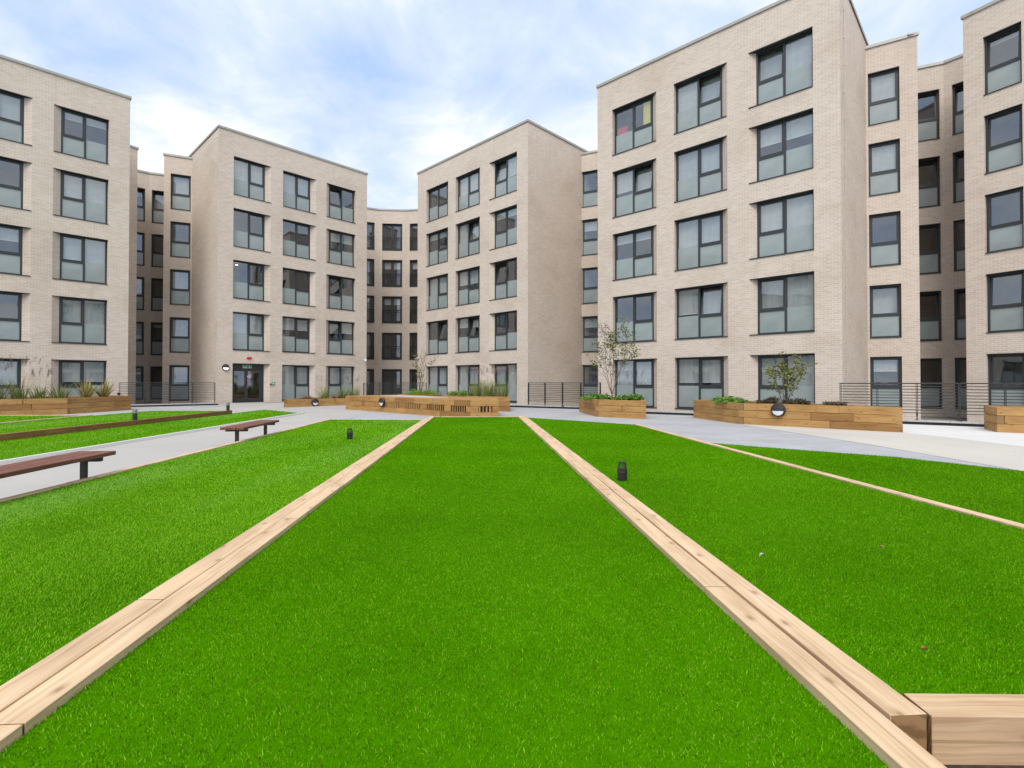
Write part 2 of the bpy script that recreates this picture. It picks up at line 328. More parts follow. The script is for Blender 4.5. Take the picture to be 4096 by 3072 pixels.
def kerb(name, pts, w=.3, h=.12):
    m = MB(); c = MB()
    for a, b in zip(pts[:-1], pts[1:]):
        a, b = V2(a), V2(b); e = (b - a).normalized(); n = Vector((-e.y, e.x))
        m.hexa([a, b, b + n * w, a + n * w], -.3, h - .05)
        L = (b - a).length; k = max(1, round(L / 1.1))
        for i in range(k):
            p, q = a + e * (L * i / k + .004), a + e * (L * (i + 1) / k - .004)
            c.hexa([p - n * .03, q - n * .03, q + n * w, p + n * w], h - .045 + random.uniform(0, .004), h)
    struct(m.build(name, M['tar'])); struct(c.build(name + '_cap', M['stone']))
kerb('kerb', KERB_R); kerb('kerb', KERB_L, .3); kerb('kerb', KERB_D, .25, .06)

# ---------------------------------------------------------------- lawns and turf
ZL = .155
def lerp(a, b, t): return (a[0] + (b[0] - a[0]) * t, a[1] + (b[1] - a[1]) * t)
LAWN_D = [(-4.28, .6), (-1.66, .6), (-2.50, 14.50), (-5.10, 14.66)]
LAWN_E = [(-1.41, .3), (1.13, .3), (.18, 15.94), (-2.38, 15.94)]
LAWN_F = [(1.30, 1.752), (3.88, 1.74), (3.10, 12.92), (.37, 15.6)]
LAWN_G = [(4.0, 1.74), (8.0, 1.74), (6.12, 6.2), (5.46, 7.37), (4.17, 8.44), (3.47, 9.08)]
LAWN_C = [(-10.0, 2), (-7.22, 2), (-7.47, 7.6), (-7.94, 19.74), (-8.44, 20.16), (-10.63, 22.28), (-10.50, 19.3)]
LAWN_L1 = [(-12.5, 3.5), (-10.15, 3.5), (-10.48, 19.3), (-13.42, 19.3), (-13.4, 16.6)]
LAWN_L2 = [(-20, 3.5), (-12.62, 3.5), (-13.52, 16.5), (-20.5, 16.5)]
lawns = [('D', LAWN_D, ZL - .02, 1), ('E', LAWN_E, ZL - .034, 0), ('F', LAWN_F, ZL - .02, 0), ('G', LAWN_G, ZL - .02, 0), ('C', LAWN_C, .012, 1), ('L', LAWN_L1, .125, 1), ('M', LAWN_L2, .125, 1)]
for _, P, z, k in lawns: slabpoly('lawn', P, 0.006 if z > .05 else .005, z, M['turfbase'])

def inside(P, x, y):
    r = np.zeros(len(x), bool); n = len(P); j = n - 1
    for i in range(n):
        xi, yi = P[i]; xj, yj = P[j]
        c = ((yi > y) != (yj > y)) & (x < (xj - xi) * (y - yi) / (yj - yi + 1e-12) + xi); r ^= c; j = i
    return r
def blades(xs, ys, z, wd, ht, lean_dir, lean):
    n = len(xs); a = rng.uniform(0, 2 * np.pi, n); s = rng.uniform(.75, 1.25, n); h = ht * s; w2 = wd * s * .5
    ld = lean_dir + rng.normal(0, 1.1, n); lx, ly = np.cos(ld), np.sin(ld); ln = h * np.abs(rng.normal(lean, .3, n))
    ca, sa = np.cos(a), np.sin(a); P = np.empty((n, 5, 3), np.float32)
    P[:, 0] = np.stack([xs - ca * w2, ys - sa * w2, np.full(n, z)], 1); P[:, 1] = np.stack([xs + ca * w2, ys + sa * w2, np.full(n, z)], 1)
    mx_, my_ = xs + lx * ln * .35, ys + ly * ln * .35
    P[:, 2] = np.stack([mx_ + ca * w2 * .85, my_ + sa * w2 * .85, z + h * .62], 1); P[:, 3] = np.stack([mx_ - ca * w2 * .85, my_ - sa * w2 * .85, z + h * .62], 1)
    P[:, 4] = np.stack([xs + lx * ln, ys + ly * ln, z + h], 1); return P
def blade_mesh(name, P):
    n = len(P); me = bpy.data.meshes.new(name); me.vertices.add(n * 5); me.vertices.foreach_set('co', P.reshape(-1))
    me.loops.add(n * 7); me.polygons.add(n * 2)
    base = (np.arange(n) * 5)[:, None]; li = np.concatenate([base + np.array([[0, 1, 2, 3]]), base + np.array([[3, 2, 4]])], 1).astype(np.int32)
    me.loops.foreach_set('vertex_index', li.ravel())
    st = (np.arange(n) * 7)[:, None] + np.array([[0, 4]]); me.polygons.foreach_set('loop_start', st.astype(np.int32).ravel())
    me.update(calc_edges=True); me.validate(); return me
def turf(P, z, lean_dir):
    xs = [p[0] for p in P]; ys = [p[1] for p in P]; x0, x1, y0, y1 = min(xs), max(xs), min(ys), max(ys); out_ = []
    ring = 0
    yb = np.array([.3, 2.0, 2.8, 3.8, 5, 6.5, 8.5, 11, 14, 18, 23])
    for ya, yc in zip(yb[:-1], yb[1:]):
        a, b = max(ya, y0), min(yc, y1)
        if a >= b: continue
        d = max((ya + yc) / 2, 1.6); wd = max(.0029, .0008 * d); dens = (.17 if d < 7 else .13) / wd ** 2
        xa, xb = max(x0, -1.12 * yc - 2.5), min(x1, 1.12 * yc + 3.0)
        if xa >= xb: continue
        n = int((xb - xa) * (b - a) * dens); x = rng.uniform(xa, xb, n); y = rng.uniform(a, b, n); k = inside(P, x, y); x, y = x[k], y[k]
        out_.append(blades(x, y, z - .004, wd, (.0135 + .00025 * d), lean_dir, .32))
    return np.concatenate(out_)
for i, (key, mat) in enumerate(((0, M['turf']), (1, M['turf2']))):
    B = np.concatenate([turf(P, z, R(-100) if k == 0 else R(75)) for _, P, z, k in lawns if k == key])
    me = blade_mesh('turf', B); me.materials.append(mat); o = link('turf', me); tag(o, ('deep green artificial turf of the central and right hand bays', 'paler green artificial turf of the bays left of the double timber line')[i], 'grass'); o['kind'] = 'stuff'

# ---------------------------------------------------------------- timbers
def beam_row(mb, a, b, w, z0, z1, lens, side=1, gap=.004):
    """row of sleepers along a->b with the given rough lengths; width to the left (side=1) of the line"""
    a, b = V2(a), V2(b); e = (b - a).normalized(); n = Vector((-e.y, e.x)) * side; L = (b - a).length; t = 0; i = 0
    while t < L - .02:
        l = min(lens[i % len(lens)], L - t); dz = random.uniform(-.003, .003)
        mb.append(([a + e * (t + gap), a + e * (t + l - gap), a + e * (t + l - gap) + n * w, a + e * (t + gap) + n * w], z0, z1 + dz)); t += l; i += 1
def edging(name, label, rows, mat, cat='timber edging'):
    t = thing(name, label, cat)
    for r in rows:
        L = []; beam_row(L, *r)
        for q, z0, z1 in L:
            m = MB(); m.hexa(q, z0, z1, ends=1); o = m.build('sleeper', [mat, M['endgrain']], t); bevel(o, .002)
    return t
def bevel(o, wd, seg=1):
    b = o.modifiers.new('bevel', 'BEVEL'); b.width = wd; b.segments = seg; b.limit_method = 'ANGLE'; b.angle_limit = R(40)
PA = M['pale']
edging('timber_edging', 'double row of pale timber sleepers running left of the central lawn', [((-1.55, .4), (-2.38, 15.94 - 1.2), .122, 0.01, ZL + .005, [2.1, 2.4]), ((-1.42, .4), (-2.38 + .015, 15.94), .122, 0.01, ZL, [1.2, 2.4])], PA)
edging('timber_edging', 'double row of pale timber sleepers running right of the central lawn', [((1.125, .3), (.18, 15.94), .120, 0.01, ZL + .004, [2.36, 2.4], -1), ((1.185, 1.63), (.303, 15.75), .120, 0.01, ZL, [1.9, 2.4], -1)], PA)
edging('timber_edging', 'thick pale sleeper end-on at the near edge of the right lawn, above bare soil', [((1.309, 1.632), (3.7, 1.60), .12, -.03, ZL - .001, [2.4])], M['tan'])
edging('timber_edging', 'thin pale timber strip dividing the two lawns on the right', [((3.92, 1.75), (3.14, 12.95), .10, .01, ZL, [2.4, 2.2])], PA)
edging('timber_edging', 'thin pale timber edge between the white path and the lawn with the small far vent', [((-4.28, .6), (-5.09, 14.66), .08, .01, ZL, [2.4])], PA)
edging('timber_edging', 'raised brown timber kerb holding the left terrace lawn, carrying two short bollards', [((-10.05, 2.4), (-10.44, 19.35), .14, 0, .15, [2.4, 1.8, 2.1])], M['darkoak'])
edging('timber_edging', 'narrow pale timber strip dividing the left terrace lawn', [((-12.55, 3.0), (-13.45, 16.6), .09, .01, .145, [2.4])], PA)
edging('timber_edging', 'pale timber strip along the far end of the central lawn', [((.2, 15.95), (-2.4, 15.95), -.06, .01, ZL - .01, [2.4])], PA)
edging('timber_edging', 'pale timber strip at the far edge of the left terrace lawn before the reed planter', [((-20.4, 16.6), (-13.5, 16.62), .08, .01, .142, [2.4])], PA)
edging('timber_edging', 'pale timber strip at the far edge of the lawn with the small far vent', [((-5.1, 14.67), (-2.5, 14.52), .06, .01, ZL - .01, [2.4])], PA)
m = MB(); m.hexa([(-7.20, 1.0), (-7.455, 7.6), (-7.40, 7.6), (-7.145, 1.0)], 0, .06); m.hexa([(-7.455, 7.6), (-7.925, 19.72), (-7.87, 19.72), (-7.40, 7.6)], 0, .06)
tag(m.build('edging_strip', M['white']), 'thin white edging strip between the white path and the left grass strip', 'edging')
sheet('bare_soil', [(1.0, -1), (9, -1), (9, 1.72), (1.0, 1.72)], .006, M['soil'])

# ---------------------------------------------------------------- buildings
S, ZH, ZB = 2.98, 2.25, .06          # storey pitch, window head and window bottom on the ground floor
HW = ZH - ZB
def ringmesh(mb, x0, x1, z0, z1, fw, y0, y1, mi=0):
    mb.box(x0, x1, y0, y1, z0, z0 + fw, mi); mb.box(x0, x1, y0, y1, z1 - fw, z1, mi); mb.box(x0, x0 + fw, y0, y1, z0 + fw, z1 - fw, mi); mb.box(x1 - fw, x1, y0, y1, z0 + fw, z1 - fw, mi)
_cache = {}
def cached(key, fn):
    if key not in _cache: _cache[key] = fn()
    return _cache[key]
ZT = .92                              # transom height above the window bottom
def frame_mesh(w, kind):
    m = MB(); ringmesh(m, .012, w - .012, .012, HW - .012, .06, 0, .07)
    if kind in 'AB':
        mc = w * .5; m.box(mc - .04, mc + .04, -.004, .066, .072, HW - .072)
        xa, xb = (mc + .04, w - .072) if kind == 'A' else (.072, mc - .04)
        m.box(xa, xb, -.002, .064, ZT - .04, ZT + .04)
    elif kind == 'S': m.box(.072, w - .072, -.002, .064, ZT - .04, ZT + .04)
    return m.mesh('window', M['metal'])
def lights(w, kind):
    mc = w * .5; t = HW - .072
    if kind == 'A': return [('sash', mc + .04, w - .072, ZT + .04, t), ('frost', mc + .04, w - .072, .072, ZT - .04), ('clear', .072, mc - .04, .98, t), ('frost', .072, mc - .04, .072, .98)]
    if kind == 'B': return [('sash', .072, mc - .04, ZT + .04, t), ('frost', .072, mc - .04, .072, ZT - .04), ('clear', mc + .04, w - .072, .98, t), ('frost', mc + .04, w - .072, .072, .98)]
    if kind == 'S': return [('sash', .072, w - .072, ZT + .04, t), ('frost', .072, w - .072, .072, ZT - .04)]
    if kind == 'F': return [('sash', .072, mc - .002, .072, t), ('sash', mc + .002, w - .072, .072, t)]
    if kind == 'G': return [('sash', .072, w - .072, .072, t)]
def pane_mesh(w, h, mat, name):
    m = MB(); m.box(0, w, .0, .008, 0, h); return m.mesh(name, mat)
def sash_mesh(w, h, fw=.055):
    m = MB(); ringmesh(m, 0.003, w - .003, .003, h - .003, fw, -.012, .045); m.box(w - .1, w - .07, -.035, -.012, .0, .008); return m.mesh('sash', M['metal'])
def room_mesh(w, h, d):
    m = MB(); x0, x1, z0, z1, y0, y1 = -.12, w + .12, -.08, h + .1, .075, d
    for p in ([(x0, y1, z0), (x1, y1, z0), (x1, y1, z1), (x0, y1, z1)], [(x0, y0, z0), (x0, y1, z0), (x0, y1, z1), (x0, y0, z1)], [(x1, y0, z0), (x1, y1, z0), (x1, y1, z1), (x1, y0, z1)],
              [(x0, y0, z0), (x1, y0, z0), (x1, y1, z0), (x0, y1, z0)], [(x0, y0, z1), (x1, y0, z1), (x1, y1, z1), (x0, y1, z1)]): m.face(p)
    return m.mesh('room', M['room'])
def blind_mesh(w, h):
    m = MB(); k = max(3, int(w / .05))
    for i in range(k):
        a, b = w * i / k, w * (i + 1) / k; ya, yb = .006 * math.sin(i * 1.3), .006 * math.sin((i + 1) * 1.3)
        m.face([(a, ya, 0), (b, yb, 0), (b, yb, h), (a, ya, h)])
    m.box(0, w, -.012, .012, -.03, .0, 1); return m.mesh('roller_blind', [M['blind'], M['white']])
def place(name, me, win, x=0, y=0, z=0, rx=0):
    o = link(name, me, win, (x, y, z)); o.rotation_euler.x = rx; return o
def juliet_mesh(w):
    m = MB(); h = 1.06
    m.box(-.02, w + .02, -.17, -.13, h - .02, h + .02); m.box(0, w, -.165, -.135, h - .17, h - .14); m.box(0, w, -.165, -.135, .06, .09)
    n = int(w / .10)
    for i in range(n + 1): x = .01 + (w - .02) * i / n; m.box(x - .007, x + .007, -.157, -.143, .09, h - .17)
    for x in (.03, w - .03): m.box(x - .012, x + .012, -.162, -.138, .02, h)
    return m.mesh('balcony_rail', M['metal'])
def window(parent, loc, rz, w, kind, blind=0., tilt=0., lamp=False, depth=2.2, halves=None):
    """blind: how far the blind is down, as a share of the upper light; tilt: degrees the sash is tipped in at its head"""
    win = link('window', cached(('f', round(w, 3), kind), lambda: frame_mesh(w, kind)), parent, loc, rz)
    for lt, x0, x1, z0, z1 in lights(w, kind):
        ww, hh = x1 - x0, z1 - z0
        if lt == 'frost': place('frosted_pane', cached(('fp', round(ww, 3), round(hh, 3)), lambda: pane_mesh(ww, hh, M['frost'], 'frosted_pane')), win, x0, .025, z0)
        elif lt == 'clear': place('glass_pane', cached(('gp', round(ww, 3), round(hh, 3)), lambda: pane_mesh(ww, hh, M['glass'], 'glass_pane')), win, x0, .028, z0)
        else:
            rx = -R(tilt); place('sash', cached(('s', round(ww, 3), round(hh, 3)), lambda: sash_mesh(ww, hh, .11 if kind in 'FG' else .055)), win, x0, .012, z0, rx)
            c, s_ = math.cos(rx), math.sin(rx)
            place('glass_pane', cached(('gp', round(ww - .1, 3), round(hh - .1, 3)), lambda: pane_mesh(ww - .1, hh - .1, M['glass'], 'glass_pane')), win, x0 + .05, .012 + .012 * c - .05 * s_, z0 + .05 * c + .012 * s_, rx)
        if lt != 'frost' and blind > 0.02 and (lt == 'clear' or tilt < 3 or kind in 'FG'):
            bh = min(1., blind) * hh * (1 if lt == 'clear' else .98)
            place('roller_blind', cached(('b', round(ww, 3), round(bh, 3)), lambda: blind_mesh(ww, bh)), win, x0, .10, z1 - bh)
        elif lt == 'sash' and blind > 0.02:
            bh = min(1., blind) * hh; place('roller_blind', cached(('b', round(ww, 3), round(bh, 3)), lambda: blind_mesh(ww, bh)), win, x0, .33, z1 - bh)
    place('room', cached(('r', round(w, 3), depth), lambda: room_mesh(w, HW, depth)), win)
    if lamp:
        m = MB(); m.lathe([(.0, 0), (.07, 0), (.07, .012), (0, .012)], 12)
        place('ceiling_lamp', cached('cl', lambda: m.mesh('ceiling_lamp', M['spot'])), win, w * (.3 if kind != 'S' else .6), .9, HW - .05)
    if kind in 'FG': place('balcony_rail', cached(('j', round(w, 3)), lambda: juliet_mesh(w)), win)
    return win

class Facade:
    """vertical wall from PL to PR as seen from outside; openings cut into it, reveals in brick"""
    def __init__(s, PL, PR, z0, z1, rec=.2):
        s.a, s.b = V2(PL), V2(PR); s.e = (s.b - s.a).normalized(); s.L = (s.b - s.a).length; s.n = Vector((s.e.y, -s.e.x)); s.z0, s.z1, s.rec = z0, z1, rec
        s.op = []; s.rz = math.atan2(s.e.y, s.e.x); s.uo = (PL[0] * 1.7 + PL[1] * .9) % 7
    def P(s, u, y, z): q = s.a + s.e * u - s.n * y; return (q.x, q.y, z)      # y is depth into the wall
    def walls(s, mb):
        us = sorted({0, s.L} | {x for o in s.op for x in o[:2]}); zs = sorted({s.z0, s.z1} | {x for o in s.op for x in o[4:6]})
        for i in range(len(us) - 1):
            run = None
            for j in range(len(zs)):
                hole = True
                if j < len(zs) - 1:
                    um, zm = (us[i] + us[i + 1]) / 2, (zs[j] + zs[j + 1]) / 2
                    hole = any(o[0] < um < o[1] and o[4] < zm < o[5] for o in s.op)
                    if not hole and run is None: run = zs[j]
                if hole and run is not None:
                    u0, u1, za, zb = us[i], us[i + 1], run, zs[j]; o_ = s.uo
                    mb.face([s.P(u0, 0, za), s.P(u1, 0, za), s.P(u1, 0, zb), s.P(u0, 0, zb)], [(o_ + u0, za), (o_ + u1, za), (o_ + u1, zb), (o_ + u0, zb)]); run = None
        for u0, u1, i0, i1, zb, zt in s.op:
            r = s.rec; o_ = s.uo
            l0 = math.hypot(i0 - u0, r); l1 = math.hypot(u1 - i1, r)
            mb.face([s.P(u0, 0, zb), s.P(i0, r, zb), s.P(i0, r, zt), s.P(u0, 0, zt)], [(o_ + u0, zb), (o_ + u0 + l0, zb), (o_ + u0 + l0, zt), (o_ + u0, zt)])
            mb.face([s.P(i1, r, zb), s.P(u1, 0, zb), s.P(u1, 0, zt), s.P(i1, r, zt)], [(o_ + u1 - l1, zb), (o_ + u1, zb), (o_ + u1, zt), (o_ + u1 - l1, zt)])
    def dress(s, o, parent_win):
        """dark metal soffit and sill of one opening, as children of its window (in the window's own space)"""
        u0, u1, i0, i1, zb, zt = o; r = s.rec; x0, x1, w = u0 - i0, u1 - i0, i1 - i0
        def mk(nm, z0, z1, out_):
            m = MB(); m.hexa([(x0, -r - out_), (x1, -r - out_), (w, .06), (0, .06)], z0, z1); return m.mesh(nm, M['metal'])
        k = (round(x0, 3), round(x1, 3), round(w, 3), r)
        place('lintel', cached(('li',) + k, lambda: mk('lintel', 0, .022, .012)), parent_win, 0, 0, HW - .022)
        place('sill', cached(('si',) + k, lambda: mk('sill', 0, .035, .03)), parent_win, 0, 0, -.022)
def add_window(F, parent, o, kind, **kw):
    u0, u1, i0, i1, zb, zt = o
    F.op.append(o); p = F.P(i0, F.rec, zb); win = window(parent, p, F.rz, i1 - i0, kind, **kw); F.dress(o, win); return win
def coping(parent, line, z, closed=False):
    m = MB(); n = len(line); k = n if closed else n - 1; pts = [V2(p) for p in line]
    for i in range(k):
        a, b = pts[i], pts[(i + 1) % n]; e = (b - a).normalized(); nn = Vector((e.y, -e.x))
        m.hexa([a + nn * .05 - e * .045, b + nn * .05 + e * .045, b - nn * .32, a - nn * .32], z - .005 + i * .0015, z + .055 + i * .0015)
        m.hexa([a + nn * .05 - e * .045, b + nn * .05 + e * .045, b + nn * .035 + e * .04, a + nn * .035 - e * .04], z - .065 + i * .0015, z - .006 + i * .0015)
    return m.build('coping', M['coping'], parent)
def prism(mb, pts, z0, z1, skip=0):
    """brick side walls of a plan polygon except the first edge"""
    n = len(pts); u = 0
    for i in range(skip, n):
        a, b = V2(pts[i]), V2(pts[(i + 1) % n]); L = (b - a).length
        mb.face([(a.x, a.y, z0), (b.x, b.y, z0), (b.x, b.y, z1), (a.x, a.y, z1)], [(u, z0), (u + L, z0), (u + L, z1), (u, z1)]); u += L
def roofpoly(parent, pts, z):
    m = MB(); m.face([(p[0], p[1], z) for p in pts]); return m.build('roof', M['roof'], parent)

TOP, LTOP = 15.62, 15.3
def tower(label, PL, PR, depth, cols, states, door=None):
    F = Facade(PL, PR, -3.3, TOP); inn = -F.n; T = thing('apartment_tower', label, 'building', (*((F.a + F.b) / 2), 0))
    T.location = (0, 0, 0)
    for r in range(5):
        for c, (u0, u1, i0, i1, kind) in enumerate(cols):
            if door == (r, c): continue
            st = states.get((r, c), {})
            add_window(F, T, (u0, u1, i0, i1, ZB + S * r, ZH + S * r), kind, **st)
    if door:
        u0, u1, i0, i1, kind = cols[door[1]]; F.op.append((u0, u1, i0, i1, .01, ZH)); T['_door'] = 0
    P = [PL, PR, tuple(F.b + inn * depth), tuple(F.a + inn * depth)]
    mb = MB(); F.walls(mb); prism(mb, P, -3.3, TOP, 1); mb.build('wall', M['brick'], T)
    coping(T, P, TOP, True); roofpoly(T, P, TOP - .35)
    return T, F
B_ = lambda b=0., t=0., l=False: dict(blind=b, tilt=t, lamp=l)
T4, F4 = tower('tall right hand brick tower with three window columns, one pane backed by a yellow curtain', (4.17, 25.12), (11.59, 18.15), 7.5,
    [(.84, 3.12, .84, 2.86, 'A'), (3.95, 6.23, 3.95, 5.97, 'A'), (7.07, 9.32, 7.30, 9.32, 'B')],
    {(4, 0): B_(), (4, 1): B_(1, 9), (4, 2): B_(1, 7), (3, 0): B_(.8, 9), (3, 1): B_(1), (3, 2): B_(.6), (2, 0): B_(.33), (2, 1): B_(1), (2, 2): B_(1), (1, 0): B_(.0), (1, 1): B_(.9, 9), (1, 2): B_(1, 3), (0, 0): B_(1), (0, 1): B_(.86), (0, 2): B_(1)})
T3, F3 = tower('middle right brick tower with several sashes tipped open, behind the slatted platform bench', (-6.51, 35.62), (.87, 28.38), 7.5,
    [(1.0, 3.34, 1.0, 3.08, 'A'), (4.11, 6.41, 4.11, 6.15, 'A'), (7.24, 9.51, 7.49, 9.51, 'B')],
    {(4, 1): B_(1), (4, 2): B_(.9, 10), (3, 0): B_(.3), (3, 1): B_(1, 10), (3, 2): B_(.3), (2, 0): B_(1), (2, 1): B_(.72), (2, 2): B_(0, 9), (1, 0): B_(0, 10), (1, 1): B_(.45, 10), (0, 0): B_(1), (0, 1): B_(1), (0, 2): B_(1)})
T2, F2 = tower('middle left brick tower with a glazed double door and green exit sign at its foot', (-16.5, 28.99), (-10.03, 35.7), 8,
    [(.79, 2.86, .79, 2.58, 'A'), (3.58, 5.66, 3.58, 5.38, 'A'), (6.38, 8.44, 6.64, 8.44, 'B')],
    {(4, 0): B_(1), (4, 1): B_(1), (4, 2): B_(0, 9), (3, 0): B_(0, 3), (3, 1): B_(0), (3, 2): B_(.5), (2, 0): B_(0, 0, True), (2, 1): B_(0), (2, 2): B_(0, 8), (1, 0): B_(.95), (1, 1): B_(.6), (1, 2): B_(.6, 9), (0, 1): B_(1), (0, 2): B_(1)}, door=(0, 0))
T1, F1 = tower('leftmost brick tower cut off by the picture edge, behind the planter of tall reeds', (-26.19, 19.07), (-19.36, 26.1), 8,
    [(1.2, 3.3, 1.2, 3.02, 'A'), (4.1, 6.17, 4.1, 5.9, 'A'), (6.9, 8.95, 7.18, 8.95, 'B')],
    {(4, 2): B_(.28, 0, True), (4, 1): B_(1), (3, 2): B_(1), (3, 1): B_(0), (2, 2): B_(1), (2, 1): B_(.5), (1, 2): B_(1), (1, 1): B_(0), (0, 2): B_(.82), (0, 1): B_(1)})

tower('brick tower beyond the right edge, closing the courtyard behind the viewer', (21.5, 4.0), (21.5, -16.0), 8, [(1.2, 3.4, 1.2, 3.1, 'A'), (5.2, 7.4, 5.2, 7.1, 'A'), (9.2, 11.4, 9.2, 11.1, 'B'), (13.2, 15.4, 13.2, 15.1, 'A'), (17.0, 19.2, 17.0, 18.9, 'B')], {})
tower('brick tower beyond the left edge, closing the courtyard behind the viewer', (-28, -8), (-28, 8), 8, [(1.2, 3.4, 1.2, 3.1, 'A'), (5.2, 7.4, 5.2, 7.1, 'A'), (9.2, 11.4, 9.2, 11.1, 'B'), (13.0, 15.2, 13.0, 14.9, 'B')], {})

def wing(label, segs, back, rec=.13):
    """segs: list of (PL, PR, [(u0, u1, kind, states by row)])"""
    T = thing('linking_wing', label, 'building'); mb = MB(); line = []
    for PL, PR, wins in segs:
        F = Facade(PL, PR, -3.3, LTOP, rec)
        for u0, u1, kind, st in wins:
            for r in range(5): add_window(F, T, (u0, u1, u0, u1, ZB + S * r, ZH + S * r), kind, depth=1.3, **st.get(r, {}))
        F.walls(mb); line.append(PL)
    line.append(segs[-1][1]); poly = line + back
    for a, b in zip([line[-1]] + back, back + [line[0]]): prism(mb, [a, b], -3.3, LTOP, 0) if False else None
    u = 0
    for a, b in zip([line[-1]] + back, back + [line[0]]):
        L = (V2(b) - V2(a)).length; mb.face([(a[0], a[1], -3.3), (b[0], b[1], -3.3), (b[0], b[1], LTOP), (a[0], a[1], LTOP)], [(u, -3.3), (u + L, -3.3), (u + L, LTOP), (u, LTOP)]); u += L
    mb.build('wall', M['brick'], T); coping(T, line, LTOP); roofpoly(T, poly, LTOP - .3)
    jm = MB()
    for p, q in zip(segs[:-1], segs[1:]):
        if not (p[2] and q[2]): continue
        a = V2(p[1]); e = (V2(q[1]) - V2(p[0])).normalized(); n = Vector((e.y, -e.x))
        jm.hexa([a - e * .012 + n * .006, a + e * .012 + n * .006, a + e * .012 - n * .05, a - e * .012 - n * .05], 0, LTOP - .05)
    if jm.v: jm.build('joint', M['joint'], T)
    return T
wing('narrow curved recessed wing between the two left towers', [((-24.2, 28.5), (-22.59, 31.09), []), ((-22.59, 31.09), (-25.7, 33.65), []),
     ((-25.7, 33.65), (-24.45, 34.78), [(.55, 1.45, 'S', {4: B_(.3, 9), 2: B_(0), 3: B_(0), 1: B_(0, 0, True)})]), ((-24.45, 34.78), (-22.5, 35.5), [(.13, .92, 'S', {4: B_(.9, 8), 2: B_(0), 1: B_(.2)})]),
     ((-22.5, 35.5), (-21.53, 31.89), []), ((-21.53, 31.89), (-18.9, 33.07), [(.35, 1.43, 'S', {4: B_(1), 3: B_(0), 2: B_(1), 1: B_(1, 4), 0: B_(1)})])], [(-18.5, 38.5), (-28, 38.5), (-27, 30)])
wing('far central curved wing with double balcony doors between the two middle towers', [((-15.2, 40.0), (-10.87, 42.2), [(3.77, 4.5, 'G', {})]),
     ((-10.87, 42.2), (-8.65, 42.35), [(.25, 1.88, 'F', {3: B_(.3), 2: B_(.28), 4: B_(0)})]), ((-8.65, 42.35), (-2.0, 41.2), [(.27, 1.2, 'G', {4: B_(0), 3: B_(.3)})])], [(-2, 46), (-15, 46)], .16)
wing('slim recessed brick wing squeezed between the two right hand towers', [((4.0, 32.02), (9.5, 29.44), [(.33, 1.40, 'S', {4: B_(0), 3: B_(.5), 2: B_(0), 1: B_(.5), 0: B_(0)})])], [(11, 34), (5, 36)])
wing('rightmost recessed wing of dark windows behind the long horizontal railing', [((14.7, 21.83), (16.4, 20.8), [(.33, 1.40, 'S', {4: B_(1), 3: B_(1), 2: B_(0), 1: B_(1, 4), 0: B_(.45)})]), ((16.4, 20.8), (16.9, 23.7), []),
     ((16.9, 23.7), (19.05, 22.7), [(1.2, 2.22, 'S', {4: B_(0, 4), 3: B_(0, 9), 2: B_(0, 4), 1: B_(0, 9), 0: B_(0)})]), ((19.05, 22.7), (20.4, 20.9), [(.28, 1.2, 'S', {4: B_(0, 9), 3: B_(0, 8), 1: B_(0, 9)})]),
     ((20.4, 20.9), (17.44, 19.87), []), ((17.44, 19.87), (20.6, 14.55), [(.6, 1.66, 'S', {4: B_(.12, 5), 3: B_(0, 4), 2: B_(0), 1: B_(0, 5), 0: B_(0, 3)})])], [(26, 17), (24, 27), (16, 28)])
# lightning tapes on three corners
def tape(parent, F, u, z0, z1):
    m = MB(); a, b = F.P(u - .012, -.012, 0), F.P(u + .012, -.012, 0); c, d = F.P(u + .012, -.001, 0), F.P(u - .012, -.001, 0)
    m.hexa([a[:2], b[:2], c[:2], d[:2]], z0, z1)
    z = z0
    while z < z1: 
        p = F.P(u, -.016, z); m.box(p[0] - .02, p[0] + .02, p[1] - .02, p[1] + .02, z, z + .03); z += 1.0
    m.build('conductor_tape', M['joint'], parent)
tape(T2, Facade((-20.79, 33.22), (-16.5, 28.99), 0, 1), 5.85, 1.0, TOP - .1)
tape(T3, Facade((.87, 28.38), (5.5, 33.1), 0, 1), .78, 1.0, TOP - .1)
tape(T4, Facade((11.59, 18.15), (16, 22.7), 0, 1), .55, .6, TOP - .1)
for T, F, u in ((T4, F4, 6.27), (T3, F3, 3.75), (T2, F2, 3.52)):
    for z0, z1 in [(ZH + S * r + .03, ZB + S * (r + 1) - .04) for r in range(4)] + [(ZH + S * 4 + .03, TOP - .1)]:
        q = [F.P(u, -.003, 0)[:2], F.P(u + .012, -.003, 0)[:2], F.P(u + .012, .02, 0)[:2], F.P(u, .02, 0)[:2]]; m = MB(); m.hexa(q, z0, z1); m.build('joint', M['joint'], T)
# yellow curtain and red cloth in the top left window of the right tower
m = MB(); k = 14
for i in range(k):
    a, b = .42 * i / k, .42 * (i + 1) / k; m.face([(a, .02 * math.sin(i * 1.9), 0), (b, .02 * math.sin((i + 1) * 1.9), 0), (b, .02 * math.sin((i + 1) * 1.9), 1.12), (a, .02 * math.sin(i * 1.9), 1.12)])
o = m.build('curtain', M['yellow']); o.location = F4.P(.84 + 1.5, F4.rec + .062, ZB + S * 4 + .98); o.rotation_euler.z = F4.rz
tag(o, 'yellow curtain in the top left window of the tall right hand tower', 'curtain')
m = MB(); k = 8
for i in range(k):
    a, b = .55 * i / k, .55 * (i + 1) / k; f = lambda t: .02 * math.sin(t * 17); m.face([(a, f(a), .02 * math.sin(a * 9)), (b, f(b), .02 * math.sin(b * 9)), (b, f(b), .34 + .05 * b), (a, f(a), .34 + .05 * a)])
